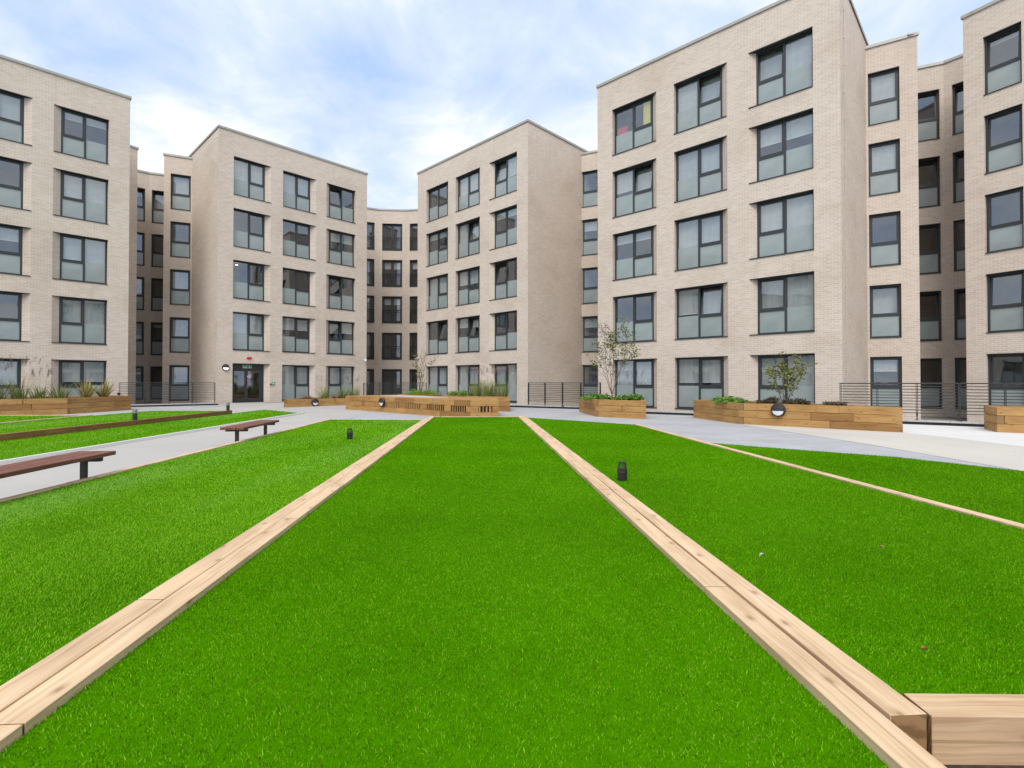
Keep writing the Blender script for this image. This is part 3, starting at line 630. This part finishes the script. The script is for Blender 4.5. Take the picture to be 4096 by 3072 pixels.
o = m.build('flag', M['redcloth']); o.location = F4.P(.84 + .12, F4.rec + .062, ZB + S * 4 + .96); o.rotation_euler.z = F4.rz
tag(o, 'red cloth lying in the top left window of the tall right hand tower', 'cloth')

# door of the middle left tower
W = 1.79; H = ZH - .01
m = MB(); ringmesh(m, .01, W - .01, 0.01, H - .01, .06, 0, .08); m.box(.07, W - .07, .005, .075, H - .32, H - .07); dr = link('door', m.mesh('door', M['metal']), T2, F2.P(.79, F2.rec, .01), F2.rz)
for sx, nm in ((0, 0), (1, 1)):
    x0, x1 = (.075, .80) if sx == 0 else (.805, W - .16); m = MB(); ringmesh(m, x0, x1, .03, H - .335, .085, .012, .06); m.box(x0 + .085, x1 - .085, .012, .06, .115, .23); m.build('door_leaf', M['metal'], dr)
    m = MB(); m.box(x0 + .086, x1 - .086, .03, .038, .23, H - .42); m.build('glass_pane', M['glass'], dr)
m = MB(); m.box(W - .155, W - .075, .01, .07, .03, H - .335); m.build('side_panel', M['metal'], dr)
m = MB(); m.tube([(.87, .0, .82), (.87, -.07, .84), (.87, -.075, .9), (.87, -.075, 1.28), (.87, -.07, 1.34), (.87, .0, 1.36)], .014, 8); m.build('handle', M['steel'], dr)
m = MB(); m.hexa([(0, -F2.rec - .02), (W + .28, -F2.rec - .02), (W, .06), (0, .06)], H, H + .022); m.build('lintel', M['metal'], dr)
m = MB()
for p in ([(-.1, 2.6, 0), (W + .1, 2.6, 0), (W + .1, 2.6, H), (-.1, 2.6, H)], [(-.1, .1, 0), (-.1, 2.6, 0), (-.1, 2.6, H), (-.1, .1, H)], [(W + .1, .1, 0), (W + .1, 2.6, 0), (W + .1, 2.6, H), (W + .1, .1, H)], [(-.1, .1, 0), (W + .1, .1, 0), (W + .1, 2.6, 0), (-.1, 2.6, 0)], [(-.1, .1, H), (W + .1, .1, H), (W + .1, 2.6, H), (-.1, 2.6, H)]): m.face(p)
m.build('room', M['room'], dr)

def on(F, u, y, z): return F.P(u, y, z)
# exit sign over the door
sg = thing('exit_sign', 'green fire exit sign with running figure above the glazed double door', 'sign', on(F2, .79 + .60, F2.rec - .012, 2.005), F2.rz)
m = MB(); m.box(0, .50, -.006, .008, 0, .19); m.build('border', M['white'], sg)
m = MB(); m.box(.014, .486, -.010, -.0065, .014, .176); m.build('panel', M['green'], sg)
fc = bpy.data.curves.new('lettering', 'FONT'); fc.body = 'Fire exit'; fc.size = .085; fc.extrude = .001; tf = bpy.data.objects.new('lettering', fc); me = bpy.data.meshes.new_from_object(tf); bpy.data.objects.remove(tf); me.materials.clear(); me.materials.append(M['white'])
tx = link('lettering', me, sg, (.03, -.0125, .085)); tx.rotation_euler = (R(90), 0, 0)
m = MB(); fig = lambda pts: m.face([(x, -.0125, z) for x, z in pts])
m.lathe([(0, 0), (.016, 0), (.016, .002), (0, .002)], 10, 'y', 0, (.385, -.0125, .145)); fig([(.36, .06), (.395, .06), (.40, .125), (.365, .125)]); fig([(.335, .02), (.355, .02), (.385, .065), (.365, .07)]); fig([(.385, .065), (.41, .045), (.41, .02), (.425, .02), (.425, .055), (.395, .075)]); fig([(.40, .12), (.43, .09), (.438, .1), (.405, .13)]); fig([(.365, .12), (.335, .10), (.34, .09), (.37, .105)])
m.build('running_figure', M['white'], sg)
m = MB()
for z in (.03, .05): m.box(.04, .25, -.0125, -.011, z, z + .012)
m.build('ruled_lines', M['white'], sg)
nt_ = thing('notice', 'small purple and pink notice with two rings on the right door leaf', 'sign', on(F2, .79 + .84, F2.rec - .0, 1.42), F2.rz)
m = MB(); m.box(0, .10, .0, .009, 0, .20); m.build('left_half', M['purple'], nt_); m = MB(); m.box(.10, .20, .0, .009, 0, .20); m.build('right_half', M['pink'], nt_)
for x, mt in ((.055, M['white']), (.145, M['redcloth'])):
    m = MB(); m.tube([(x + .035 * math.cos(t * .524), -.002, .1 + .045 * math.sin(t * .524)) for t in range(13)], .006, 5); m.tube([(x - .025, -.002, .07), (x + .025, -.002, .13)], .005, 5); m.build('ring', mt, nt_)
bc = thing('alarm_beacon', 'red twin alarm sounder on the brick wall above the exit sign', 'alarm', on(F2, 1.62, 0, 2.60), F2.rz)
for i, x in enumerate((0, .13)):
    m = MB(); m.lathe([(.0, .0), (.075, 0), (.07, -.05), (.045, -.085), (0, -.09)], 16, 'y', 0, (x, 0, 0)); m.build('sounder', M['red'], bc, True)
cp = thing('break_glass_box', 'green and white emergency release box on the wall right of the door', 'box', on(F2, 2.98, 0, 1.05), F2.rz)
m = MB(); m.box(0, .16, -.05, 0, 0, .15); m.build('body', M['tealbox'], cp); m = MB(); m.box(.03, .10, -.056, -.0505, .04, .11); m.build('call_point', M['white'], cp); m = MB(); m.lathe([(0, -.09), (.04, -.085), (.05, -.03), (.05, 0)], 12, 'y', 0, (-.08, 0, .02)); m.build('knob', M['dkmetal'], cp)

# cctv
def cctv(label, F, u, z):
    c = thing('security_camera', label, 'camera', on(F, u, 0, z), F.rz, 'security cameras on the tower corners')
    m = MB(); m.lathe([(.05, 0), (.05, -.03), (0, -.03)], 12, 'y'); m.tube([(0, -.02, 0), (0, -.16, .02), (0, -.2, -.06)], .022, 8); m.build('bracket', M['white'], c)
    m = MB(); m.lathe([(0, -.34), (.06, -.33), (.075, -.2), (.07, -.12), (0, -.1)], 14, 'y', 0, (0, 0, -.09)); m.build('housing', M['white'], c, True)
    m = MB(); m.lathe([(0, -.36), (.04, -.355), (.045, -.33)], 12, 'y', 0, (0, 0, -.1)); m.build('lens', M['black'], c)
cctv('white security camera at the right end of the middle left tower', F2, 9.15, 2.75); cctv('white security camera at the left end of the middle right tower', F3, .15, 2.85)

# ---------------------------------------------------------------- bulkhead lamps
def bulkhead(label, loc, rz, lit=False):
    b = thing('bulkhead_lamp', label, 'lamp', loc, rz, 'round bulkhead lamps'); r = .185
    m = MB(); m.lathe([(r * .9, 0), (r, -.02), (r, -.07), (r * .92, -.095), (r * .80, -.1), (r * .78, -.085), (0, -.085)], 28, 'y'); m.build('body', M['dkmetal'], b, False)
    m = MB(); n = 16                                   # eyelid over the upper half, bulging
    for i in range(n):
        a0, a1 = -.12 + (math.pi + .24) * i / n, -.12 + (math.pi + .24) * (i + 1) / n
        for k in range(4):
            f = lambda a, q: (r * .86 * math.cos(a) * (1 - q / 4 * (.999)), -.09 - .035 * math.sin(math.pi * .5 * q / 4), r * .86 * math.sin(a) * (1 - q / 4 * .999) - .012 * q / 4)
            m.face([f(a0, k), f(a1, k), f(a1, k + 1), f(a0, k + 1)])
    m.build('eyelid', M['dkmetal'], b, True)
    m = MB()
    for i in range(n):
        a0, a1 = math.pi + math.pi * i / n, math.pi + math.pi * (i + 1) / n
        for k in range(4):
            f = lambda a, q: (r * .76 * math.cos(a) * (1 - q / 4 * .999), -.09 - .02 * math.sin(math.pi * .5 * q / 4), r * .76 * math.sin(a) * (1 - q / 4 * .999) - .02)
            m.face([f(a0, k), f(a1, k), f(a1, k + 1), f(a0, k + 1)])
    m.build('diffuser', M['diffuser'] if lit else M['opal'], b, True)
# ---------------------------------------------------------------- planters
def inset(P, d):
    n = len(P); out_ = []
    for i in range(n):
        a, b, c = V2(P[i - 1]), V2(P[i]), V2(P[(i + 1) % n]); e1, e2 = (b - a).normalized(), (c - b).normalized()
        n1_, n2_ = Vector((-e1.y, e1.x)), Vector((-e2.y, e2.x)); k = (n1_ + n2_); k.normalize(); out_.append(b + k * (d / max(.35, k.dot(n1_))))
    return out_
def planter(name, label, P, courses, hc=.2, soil=.06, slots=None, top=False, th=.1, cat='planter'):
    """P counter-clockwise plan polygon; timber sleepers in courses, butted"""
    T = thing(name, label, cat, (0, 0, 0)); Q = inset(P, th); n = len(P); mb = MB(); dk = MB()
    for c in range(courses):
        for i in range(n):
            a, b, a2, b2 = V2(P[i]), V2(P[(i + 1) % n]), Q[i], Q[(i + 1) % n]; L = (b - a).length; t = 0; g = .008
            cuts = [0.]; 
            if slots and i in slots and c == 1:
                k = 0
                while t < L - .25:
                    if k % 10 == 0: l = .34 if k else .28
                    else: l = .118
                    t += l; cuts.append(min(t, L)); k += 1
                cuts.append(L)
            else:
                if (c + i) % 2 and L > 1: cuts.append(th * 1.25); t = th * 1.25
                while True:
                    t += random.uniform(.9, 2.2)
                    if t > L - .45: break
                    cuts.append(t)
                cuts.append(L)
            for k in range(len(cuts) - 1):
                t0, t1 = cuts[k] / L, cuts[k + 1] / L
                if t1 - t0 < 1e-4: continue
                g0 = g1 = g / L
                if slots and i in slots and c == 1 and cuts[k + 1] - cuts[k] < .2: g1 = .066 / L
                f = lambda A, B_2, t: A + (B_2 - A) * t
                if g1 > .05 / L: a2, b2 = a + (Q[i] - a) * .38, b + (Q[(i + 1) % n] - b) * .38      # thin batten over a dark slot
                else: a2, b2 = Q[i], Q[(i + 1) % n]
                jit = random.uniform(0, .006); pin = lambda A, A2: A + (A2 - A) * jit / th
                o0, o1 = pin(f(a, b, t0 + (g0 if k else 0)), f(a2, b2, t0)), pin(f(a, b, t1 - (g1 if k < len(cuts) - 2 else 0)), f(a2, b2, t1))
                mb.hexa([o0, o1, f(a2, b2, t1 - (g1 if k < len(cuts) - 2 else 0)), f(a2, b2, t0 + (g0 if k else 0))], c * hc + (.0 if c else -.02) + .005, (c + 1) * hc - .003 + random.uniform(-.0015, .0015), mi=1 if (k == 0 and cuts[1] < th * 1.3 and L > 1) else 0)
    w_ = mb.build('timber_wall', [M['oak'], M['endgrain']], T); bevel(w_, .003)
    Q2 = inset(P, th - .012); ztop = courses * hc - (.03 if top else soil)
    for i in range(n):
        a, b = Q2[i], Q2[(i + 1) % n]; dk.face([(a.x, a.y, 0), (b.x, b.y, 0), (b.x, b.y, ztop), (a.x, a.y, ztop)])
    dk.build('lining', M['tar'], T)
    if not top: 
        s_ = MB(); s_.face([(p.x, p.y, ztop) for p in Q2]); s_.build('soil', M['soil'], T)
    return T
P1 = [(-20.6, 14.6), (-16.6, 19.35), (-16.45, 22.4), (-17.9, 23.4), (-22.4, 18.4)]
planter('raised_planter', 'long timber planter of tall reeds in front of the leftmost tower', P1, 3)
P2 = [(-10.75, 24.4), (-7.9, 27.7), (-9.3, 29.3), (-11.2, 28.0)]
planter('raised_planter', 'low two course timber planter with a round lamp, left of the slatted bench', P2, 2, .185)
P2b = [(-5.62, 25.5), (-3.95, 24.1), (-3.5, 25.9), (-4.9, 27.5)]
planter('raised_planter', 'small timber planter with bright green mound and spindly tree behind the slatted bench', P2b, 3)
P3 = [(-3.0, 22.75), (-.08, 21.05), (-.2, 23.9), (-3.0, 25.4)]
planter('raised_planter', 'timber planter of plumed grass behind the right end of the slatted bench', P3, 3)
P4 = [(2.72, 21.0), (2.89, 18.0), (4.32, 16.68), (4.55, 18.6), (3.7, 20.9)]
planter('raised_planter', 'timber planter holding the tall multi-stemmed tree', P4, 3)
P5 = [(6.12, 17.5), (6.47, 14.8), (9.28, 12.3), (8.95, 13.4), (7.9, 15.8), (6.9, 17.95)]
planter('raised_planter', 'largest timber planter on the right with round lamp and low brown shrubs', P5, 3)
P6 = [(11.55, 12.35), (13.6, 11.0), (14.2, 12.0), (12.1, 13.3)]
planter('raised_planter', 'timber planter cut off by the right picture edge beside the railing', P6, 3)
ST = [(-7.32, 22.8), (-1.36, 16.95), (-.44, 17.2), (-.6, 20.0), (-3.2, 22.0), (-5.4, 24.9)]
st_ = planter('slatted_bench', 'wide timber platform bench with slotted sides at the end of the central lawn', ST, 3, slots=(0, 1), top=True, cat='bench')
# deck boards across the platform, running along its front edge
m = MB(); a, b = V2(ST[0]), V2(ST[1]); e = (b - a).normalized(); nn = Vector((-e.y, e.x)); Qs = inset(ST, .1); xs = [p.x for p in Qs]; ys = [p.y for p in Qs]
def clip_line(poly, t):           # where the board line at distance t along the front cuts the outline
    hits = []
    for i in range(len(poly)):
        p, q = poly[i], poly[(i + 1) % len(poly)]; sp, sq = (p - a).dot(e) - t, (q - a).dot(e) - t
        if (sp < 0) != (sq < 0): x = p + (q - p) * (sp / (sp - sq)); hits.append((x - a).dot(nn))
    return (min(hits), max(hits)) if len(hits) >= 2 else None
t = -2.4
while t < 12:
    c1, c2 = clip_line(Qs, t + .004), clip_line(Qs, t + .134)
    if c1 and c2:
        p = lambda tt, h: a + e * tt + nn * h
        m.hexa([p(t + .004, c1[0] + .004), p(t + .004, c1[1] - .004), p(t + .134, c2[1] - .004), p(t + .134, c2[0] + .004)], .56, .598 + random.uniform(-.002, .002))
    t += .138
m.build('deck_boards', M['oak'], st_)
m = MB(); q = [(-5.6, 22.2), (-3.2, 19.9), (-2.5, 20.2), (-4.9, 22.9)]; m.hexa(q, .59, .612); m.build('grey_panel', M['panel'], st_)

e1 = (V2(P5[2]) - V2(P5[1])).normalized(); p = V2(P5[1]) + e1 * 1.02
def edge_lamp(label, A, B, t, z, lit=False, off=.0):
    A, B = V2(A), V2(B); e = (B - A).normalized(); n = Vector((e.y, -e.x)); q = A + e * t + n * off; bulkhead(label, (q.x, q.y, z), math.atan2(e.y, e.x), lit)
edge_lamp('round black and white bulkhead lamp on the largest right hand planter', P5[1], P5[2], 1.05, .44)
edge_lamp('round black and white bulkhead lamp on the slotted side of the platform bench', ST[0], ST[1], 3.05, .40)
edge_lamp('round black and white bulkhead lamp on the low planter left of the platform bench', P2[0], P2[1], 1.55, .20)
bulkhead('lit round bulkhead lamp on the brick wall left of the glazed door', on(F2, .42, 0, 2.03), F2.rz, True)

# ---------------------------------------------------------------- railings
def railing(label, pts, h=1.06, base=.12, rails=11):
    T = thing('railing', label, 'railing'); pts = [V2(p) for p in pts]
    for i, p in enumerate(pts):
        e = (pts[min(i + 1, len(pts) - 1)] - pts[max(i - 1, 0)]).normalized(); n = Vector((-e.y, e.x)); m = MB()
        for s_ in (-.022, .008): m.hexa([p + n * -.03 + e * s_, p + n * -.03 + e * (s_ + .014), p + n * .03 + e * (s_ + .014), p + n * .03 + e * s_], base + .12, base + h)
        m.hexa([p + n * -.02 - e * .015, p + n * -.02 + e * .015, p + n * .02 + e * .015, p + n * .02 - e * .015], base - .02, base + .2)
        m.hexa([p + n * -.06 - e * .05, p + n * -.06 + e * .05, p + n * .06 + e * .05, p + n * .06 - e * .05], base, base + .012); m.build('post', M['metal'], T)
    for k in range(rails):
        z = base + .20 + (h - .22) * k / (rails - 1); m = MB()
        for a, b in zip(pts[:-1], pts[1:]): m.tube([(a.x, a.y, z), (b.x, b.y, z)], (.018 if k == rails - 1 else .0115), 6)
        m.build('rail', M['metal'], T)
    return T
def along(a, b, n): return [lerp(a, b, i / (n - 1)) for i in range(n)]
railing('horizontal bar railing between the two left towers, left of the door', along((-18.75, 24.75), (-15.55, 27.1), 5))
railing('horizontal bar railing in front of the far central wing, partly hidden by the platform bench', along((-9.7, 33.9), (-5.6, 33.9), 5), base=.1)
railing('horizontal bar railing between the two right hand towers, left of the tall tree', along((.78, 24.50), (3.75, 22.0), 5))
railing('long horizontal bar railing at the right in front of the dark windows', along((10.05, 15.85), (10.05 + .745 * 4, 15.85 - .54 * 4), 5) + [(14.5, 12.6)])

# ---------------------------------------------------------------- benches, vents, bollards
def bench(label, x0, y0, ang, L):
    B = thing('slat_bench', label, 'bench', (x0, y0, 0), ang, 'brown slat benches on the white path')
    for k in range(3):
        m = MB(); m.hexa([(0, k * .137), (L, k * .137), (L, k * .137 + .128), (0, k * .137 + .128)], .355, .40); o = m.build('slat', M['brownwood'], B); bevel(o, .005)
    for x in (.22, L - .22):
        m = MB(); m.box(x - .025, x + .025, .175, .228, 0, .31); m.box(x - .03, x + .03, .02, .39, .31, .354); m.box(x - .09, x + .09, .1, .3, 0.0, .012); m.build('leg', M['dkmetal'], B)
    return B
bench('farther brown slat bench on the white path', -4.74, 9.16, R(95.7), 1.81)
bench('nearer brown slat bench cut off by the left picture edge', -4.43, 4.2, R(95.7), 1.86)
def vent(label, x, y, z, s=1.):
    V = thing('vent_cowl', label, 'vent', (x, y, z), .3, 'black vent cowls in the lawn'); V.scale = (s, s, s)
    m = MB(); m.lathe([(.052, -.03), (.052, .085), (.057, .088), (.057, .10), (.054, .104), (.054, .125), (.05, .128), (0, .128)], 24); m.build('pipe', M['black'], V)
    m = MB(); n = 18
    for i in range(n):
        t = 2 * math.pi * i / n; m.tube([(.050 * math.cos(t), .050 * math.sin(t), .125), (.034 * math.cos(t), .034 * math.sin(t), .198)], .004, 4)
    m.lathe([(0, .194), (.037, .194), (.037, .203), (.02, .208), (0, .209)], 18); m.build('cage', M['black'], V)
vent('black vent cowl farther off, in the lawn left of the double timber line', -3.02, 9.66, ZL - .02); vent('black vent cowl nearer by, in the lawn right of the central lawn', 1.19, 5.6, ZL - .02)
def bollard(label, x, y, z):
    b = thing('bollard_lamp', label, 'bollard', (x, y, z), 0, 'short bollards on the timber kerb')
    m = MB(); m.lathe([(.056, 0), (.056, .19), (0, .19)], 20); m.build('post', M['dkmetal'], b)
    m = MB(); m.lathe([(.05, .19), (.05, .2), (.056, .2), (.056, .29), (.05, .297), (0, .298)], 20); m.build('cap', M['grey'], b)
bollard('short dark bollard with grey cap at the far end of the raised timber kerb', -10.52, 19.2, .145); bollard('short dark bollard with grey cap midway along the raised timber kerb', -10.40, 14.3, .145)

# ---------------------------------------------------------------- plants
def strip(mb, p, az_, lean, L, w, seg=5, droop=.6):
    """one arching blade"""
    prev = None; p = Vector(p); d = Vector((math.cos(az_) * lean, math.sin(az_) * lean, 1)).normalized(); side = Vector((-math.sin(az_), math.cos(az_), 0)); i0 = len(mb.v)
    for k in range(seg + 1):
        t = k / seg; ww = w * (1 - t) ** .7 * .5 + .0006; mb.v.append(tuple(p - side * ww)); mb.v.append(tuple(p + side * ww))
        if k: mb.f.append((i0 + 2 * k - 2, i0 + 2 * k - 1, i0 + 2 * k + 1, i0 + 2 * k)); mb.uv += [(0, 0)] * 4; mb.mi.append(0)
        d = (d + Vector((math.cos(az_) * .25, math.sin(az_) * .25, -1)) * (droop * t / seg * 1.6)).normalized(); p = p + d * (L / seg)
    return p, d
def reed(label, x, y, z, h, n, mats, plumes=0, w=.016, spread=.16, group='ornamental grasses in the planters', lean=.35, droop=.55, name='ornamental_grass'):
    T = thing(name, label, 'plant', (x, y, z), 0, group); m = MB()
    for i in range(n):
        a = random.uniform(0, 6.28); r = spread * random.random() ** .5; strip(m, (r * math.cos(a), r * math.sin(a), -.02), a + random.uniform(-.6, .6), random.uniform(.05, lean), h * random.uniform(.5, 1.1), w * random.uniform(.6, 1.3), 5, droop)
    m.build('blades', mats, T)
    if plumes:
        s_ = MB()
        for i in range(plumes):
            m = MB()
            a = random.uniform(0, 6.28); r = spread * .5; p, d = strip(s_, (r * math.cos(a), r * math.sin(a), 0), a, random.uniform(.05, .28), h * random.uniform(1.05, 1.4), .009, 5, .12)
            for k in range(16):
                q = p + d * (k * .012 - .1) ; strip(m, tuple(q), random.uniform(-.5, .9), random.uniform(.4, 1.2), random.uniform(.07, .16), .013, 3, 1.1)
            m.build('plume', M['plume'], T)
        s_.build('stem', M['lf_reed'], T)
    return T
zs_ = .54
k = 0
names = ('tall reed clump at the far left end of the left planter', 'second reed clump from the left in the left planter', 'third reed clump from the left in the left planter', 'fourth reed clump in the left planter, before the brick pier', 'fifth reed clump in the left planter', 'reed clump in the left planter just left of the wide window', 'reed clump in the left planter under the wide window', 'reed clump in the left planter beside the striped flax')
for i in range(8):
    x, y = lerp((-19.6, 16.5), (-16.95, 20.1), i / 7.6); reed(names[i], x - .25, y + .15, zs_, (.88 + .10 * ((i * 7) % 3 - 1)) * (1 if i < 6 else .85), 85, M['lf_reed'], 8 if i < 7 else 4, .024, .24, lean=.7, droop=.8)
for i, (x, y, nm) in enumerate(((-16.85, 20.5, 'larger yellow striped flax near the right end of the left planter'), (-16.85, 21.4, 'yellow striped flax at the right end of the left planter'))):
    reed(nm, x, y, zs_, .86, 75, M['lf_phor'], 0, .06, .10, 'striped flax plants', .95, .5, 'flax_plant')
s_ = thing('spotlight', 'small black garden spotlight at the right end of the left planter', 'lamp', (-16.72, 22.05, zs_))
m = MB(); m.tube([(0, 0, -.05), (0, 0, .12)], .012, 6); m.build('spike', M['black'], s_); m = MB(); m.lathe([(0, -.07), (.045, -.065), (.05, 0), (.035, .06), (0, .065)], 14, 'y', 0, (0, 0, .16)); m.build('head', M['black'], s_)
for i, (x, y, h, n, mt, pl, nm) in enumerate(((-10.1, 25.6, .30, 90, 'lf_sedge', 0, 'rust coloured sedge tuft at the left of the low planter'), (-9.55, 26.4, .75, 70, 'lf_reed', 4, 'tall reed clump in the low planter left of the lamp'), (-9.1, 26.9, .32, 90, 'lf_sedge', 0, 'rust coloured sedge tuft in the middle of the low planter'), (-8.85, 27.3, .72, 80, 'lf_reed', 4, 'tall reed clump in the low planter right of the lamp'), (-8.4, 27.7, .72, 80, 'lf_reed', 4, 'tall reed clump at the right end of the low planter'))):
    reed(nm, x - .05, y + .1, .31, h, int(n * 1.3), M[mt], pl * 2, .022, .22, lean=.6)
for i, nm in enumerate(('plumed grass clump left in the planter behind the platform bench', 'plumed grass clump in the middle of the planter behind the platform bench', 'plumed grass clump right in the planter behind the platform bench')):
    x, y = lerp((-1.55, 22.6), (-.45, 21.9), i / 2); reed(nm, x, y, zs_, .78, 190, M['lf_reed'], 16, .018, .28)

def leafcloud(mb, pts, size, up=.4):
    for p in pts:
        p = Vector(p); d = Vector((random.gauss(0, 1), random.gauss(0, 1), random.gauss(0, .6))).normalized(); n = Vector((random.gauss(0, 1), random.gauss(0, 1), random.gauss(up, 1))).normalized()
        s_ = d.cross(n); 
        if s_.length < .1: continue
        s_.normalize(); L = size * random.uniform(.6, 1.3); W2 = L * .34; c = n * (L * .08)
        mb.face([p, p + d * L * .45 + s_ * W2 - c, p + d * L, p + d * L * .45 - s_ * W2 - c])
def mound(label, x, y, z, rx, ry, h, n, mat, size, name='shrub', group=None, ang=0):
    T = thing(name, label, 'plant', (x, y, z), ang, group); m = MB(); pts = []
    lobes = [(random.uniform(-.75, .75) * rx, random.uniform(-.75, .75) * ry, random.uniform(.55, 1)) for _ in range(max(5, int(rx * ry * 22)))]
    for i in range(n):
        lx, ly, s_ = random.choice(lobes); a = random.uniform(0, 6.28); r = random.random() ** .5 * .30 * min(1, max(rx, ry)) * 1.1; zz_ = h * s_ * (1 - (r / .36) ** 2 * .7) * random.uniform(.35, 1)
        pts.append((lx + r * math.cos(a), ly + r * math.sin(a), max(.01, zz_)))
    leafcloud(m, pts, size, 1.0); m.build('foliage', mat, T)
    m = MB()
    for lx, ly, s_ in lobes[:12]: m.tube([(lx * .6, ly * .6, -.02), (lx, ly, h * s_ * .6)], .006, 4)
    m.build('stem', M['bark2'], T); return T
mound('bright green sedum mound in the small planter behind the platform bench', -4.55, 25.6, .56, .95, .8, .32, 2600, M['lf_sedum'], .05)
mound('dark green low shrub at the left of the plumed grass planter', -2.45, 23.1, zs_, .5, .4, .30, 1100, M['lf_sedum'], .055)
mound('small light green shrub beside the plumed grass clumps', -1.95, 22.55, zs_, .3, .25, .2, 600, M['lf_cover'], .05)
mound('green leafy groundcover left of the tree stem in the tall tree planter', 3.15, 19.3, zs_, .42, 1.0, .26, 1900, M['lf_cover'], .075)
mound('green leafy groundcover right of the tree stem in the tall tree planter', 3.95, 18.05, zs_, .42, .75, .27, 1700, M['lf_cover'], .075)
mound('fresh green leafy groundcover at the left end of the largest right planter', 6.75, 16.4, zs_, .42, 1.05, .25, 2000, M['lf_cover'], .075)
mound('brown heathery shrub under the young tree in the largest right planter', 7.35, 15.0, zs_, .45, .45, .24, 1500, M['lf_heath'], .04)
mound('brown heathery shrub above the lamp in the largest right planter', 7.95, 14.3, zs_, .45, .4, .22, 1400, M['lf_heath'], .04)
mound('brown heathery shrub toward the right end of the largest planter', 8.45, 13.6, zs_, .35, .35, .17, 900, M['lf_heath'], .04)

def tree(label, x, y, z, h, stems, spread, mat, bark, nleaf, lsize, r0=.02, lean=(0, 0), crown0=.25, name='young_tree', trunk=.0):
    T = thing(name, label, 'tree', (x, y, z)); wood = MB(); tips = []
    def grow(p, d, L, r, lev):
        pts = [p]; q = p; n = 5
        for k in range(n):
            d = (d + Vector((random.gauss(0, .09), random.gauss(0, .09), .05))).normalized(); q = q + d * (L / n); pts.append(q)
            if lev < 3 and k >= 1 and random.random() < (.85 if lev == 0 else .8):
                a = random.uniform(0, 6.28); side = Vector((math.cos(a), math.sin(a), random.uniform(.1, .8))).normalized(); grow(q, (d * .75 + side * .7).normalized(), L * random.uniform(.28, .5), r * .5, lev + 1)
            if lev >= 1 or k > 1: tips.append((q, lev))
        wood.tube(pts, [r * (1 - .8 * i / n) + .0012 for i in range(n + 1)], 5)
    base = Vector((0, 0, -.03))
    if trunk: wood.tube([(0, 0, -.05), (0, 0, trunk)], [r0 * 1.7, r0 * 1.5], 7); base = Vector((0, 0, trunk - .02))
    for i in range(stems):
        a = 6.28 * i / stems + random.uniform(-.4, .4); s_ = spread * random.uniform(.4, 1)
        grow(base.copy(), Vector((math.cos(a) * s_ + lean[0], math.sin(a) * s_ + lean[1], 1)).normalized(), (h - trunk) * random.uniform(.75, 1.0), r0 * random.uniform(.7, 1), 0)
    wood.build('trunk', bark, T); m = MB(); pts = []
    tips = [t for t in tips if t[0].z > h * crown0]
    cl = [random.choice(tips)[0] for _ in range(max(8, nleaf // 9))]
    for i in range(nleaf): c = random.choice(cl); pts.append(c + Vector((random.gauss(0, .07), random.gauss(0, .07), random.gauss(0, .06))))
    leafcloud(m, pts, lsize); m.build('crown', mat, T); return T
random.seed(21)
tree('tall multi-stemmed young tree with sparse leaves in front of the right tower', 3.62, 18.75, zs_, 2.35, 6, .42, M['lf_birch'], M['bark'], 1150, .075, .015, (-.06, 0), .22, trunk=.22)
random.seed(5)
tree('small leafy young tree in the largest right planter, olive and rust leaves', 7.75, 14.8, zs_, 1.05, 5, .55, M['lf_shrub'], M['bark2'], 800, .08, .011, (.12, 0), .12)
random.seed(9)
tree('spindly almost bare young tree in the small planter behind the platform bench', -4.55, 25.75, .56, 1.75, 5, .2, M['lf_shrub'], M['bark2'], 150, .09, .016, (0, 0), .2)

# ---------------------------------------------------------------- leaves blown on to the turf
for i, (x, y, z, lab) in enumerate(((1.44, 3.03, ZL, 'pale fallen leaf on the right lawn beside the double timber line'), (2.26, 3.16, ZL, 'curled brown leaf on the right lawn farther from the timber'), (1.57, 1.97, ZL, 'small russet leaf on the right lawn near the corner sleeper'), (-.6, 4.33, ZL - .03, 'thin straw coloured leaf in the middle of the central lawn'))):
    m = MB(); L = .03
    for s_ in (-1, 1):
        for k in range(4):
            f = lambda t, q: (L * t, s_ * L * .35 * math.sin(math.pi * t) * q, .014 + .012 * q + .01 * math.sin(2.5 * t)); m.face([f(k / 4, 0), f((k + 1) / 4, 0), f((k + 1) / 4, 1), f(k / 4, 1)])
    o = m.build('fallen_leaf', M['stone'] if i == 0 else M['litter']); o.location = (x, y, z + .012); o.rotation_euler.z = i * 1.7; tag(o, lab, 'leaf', 'leaves blown on to the lawns')
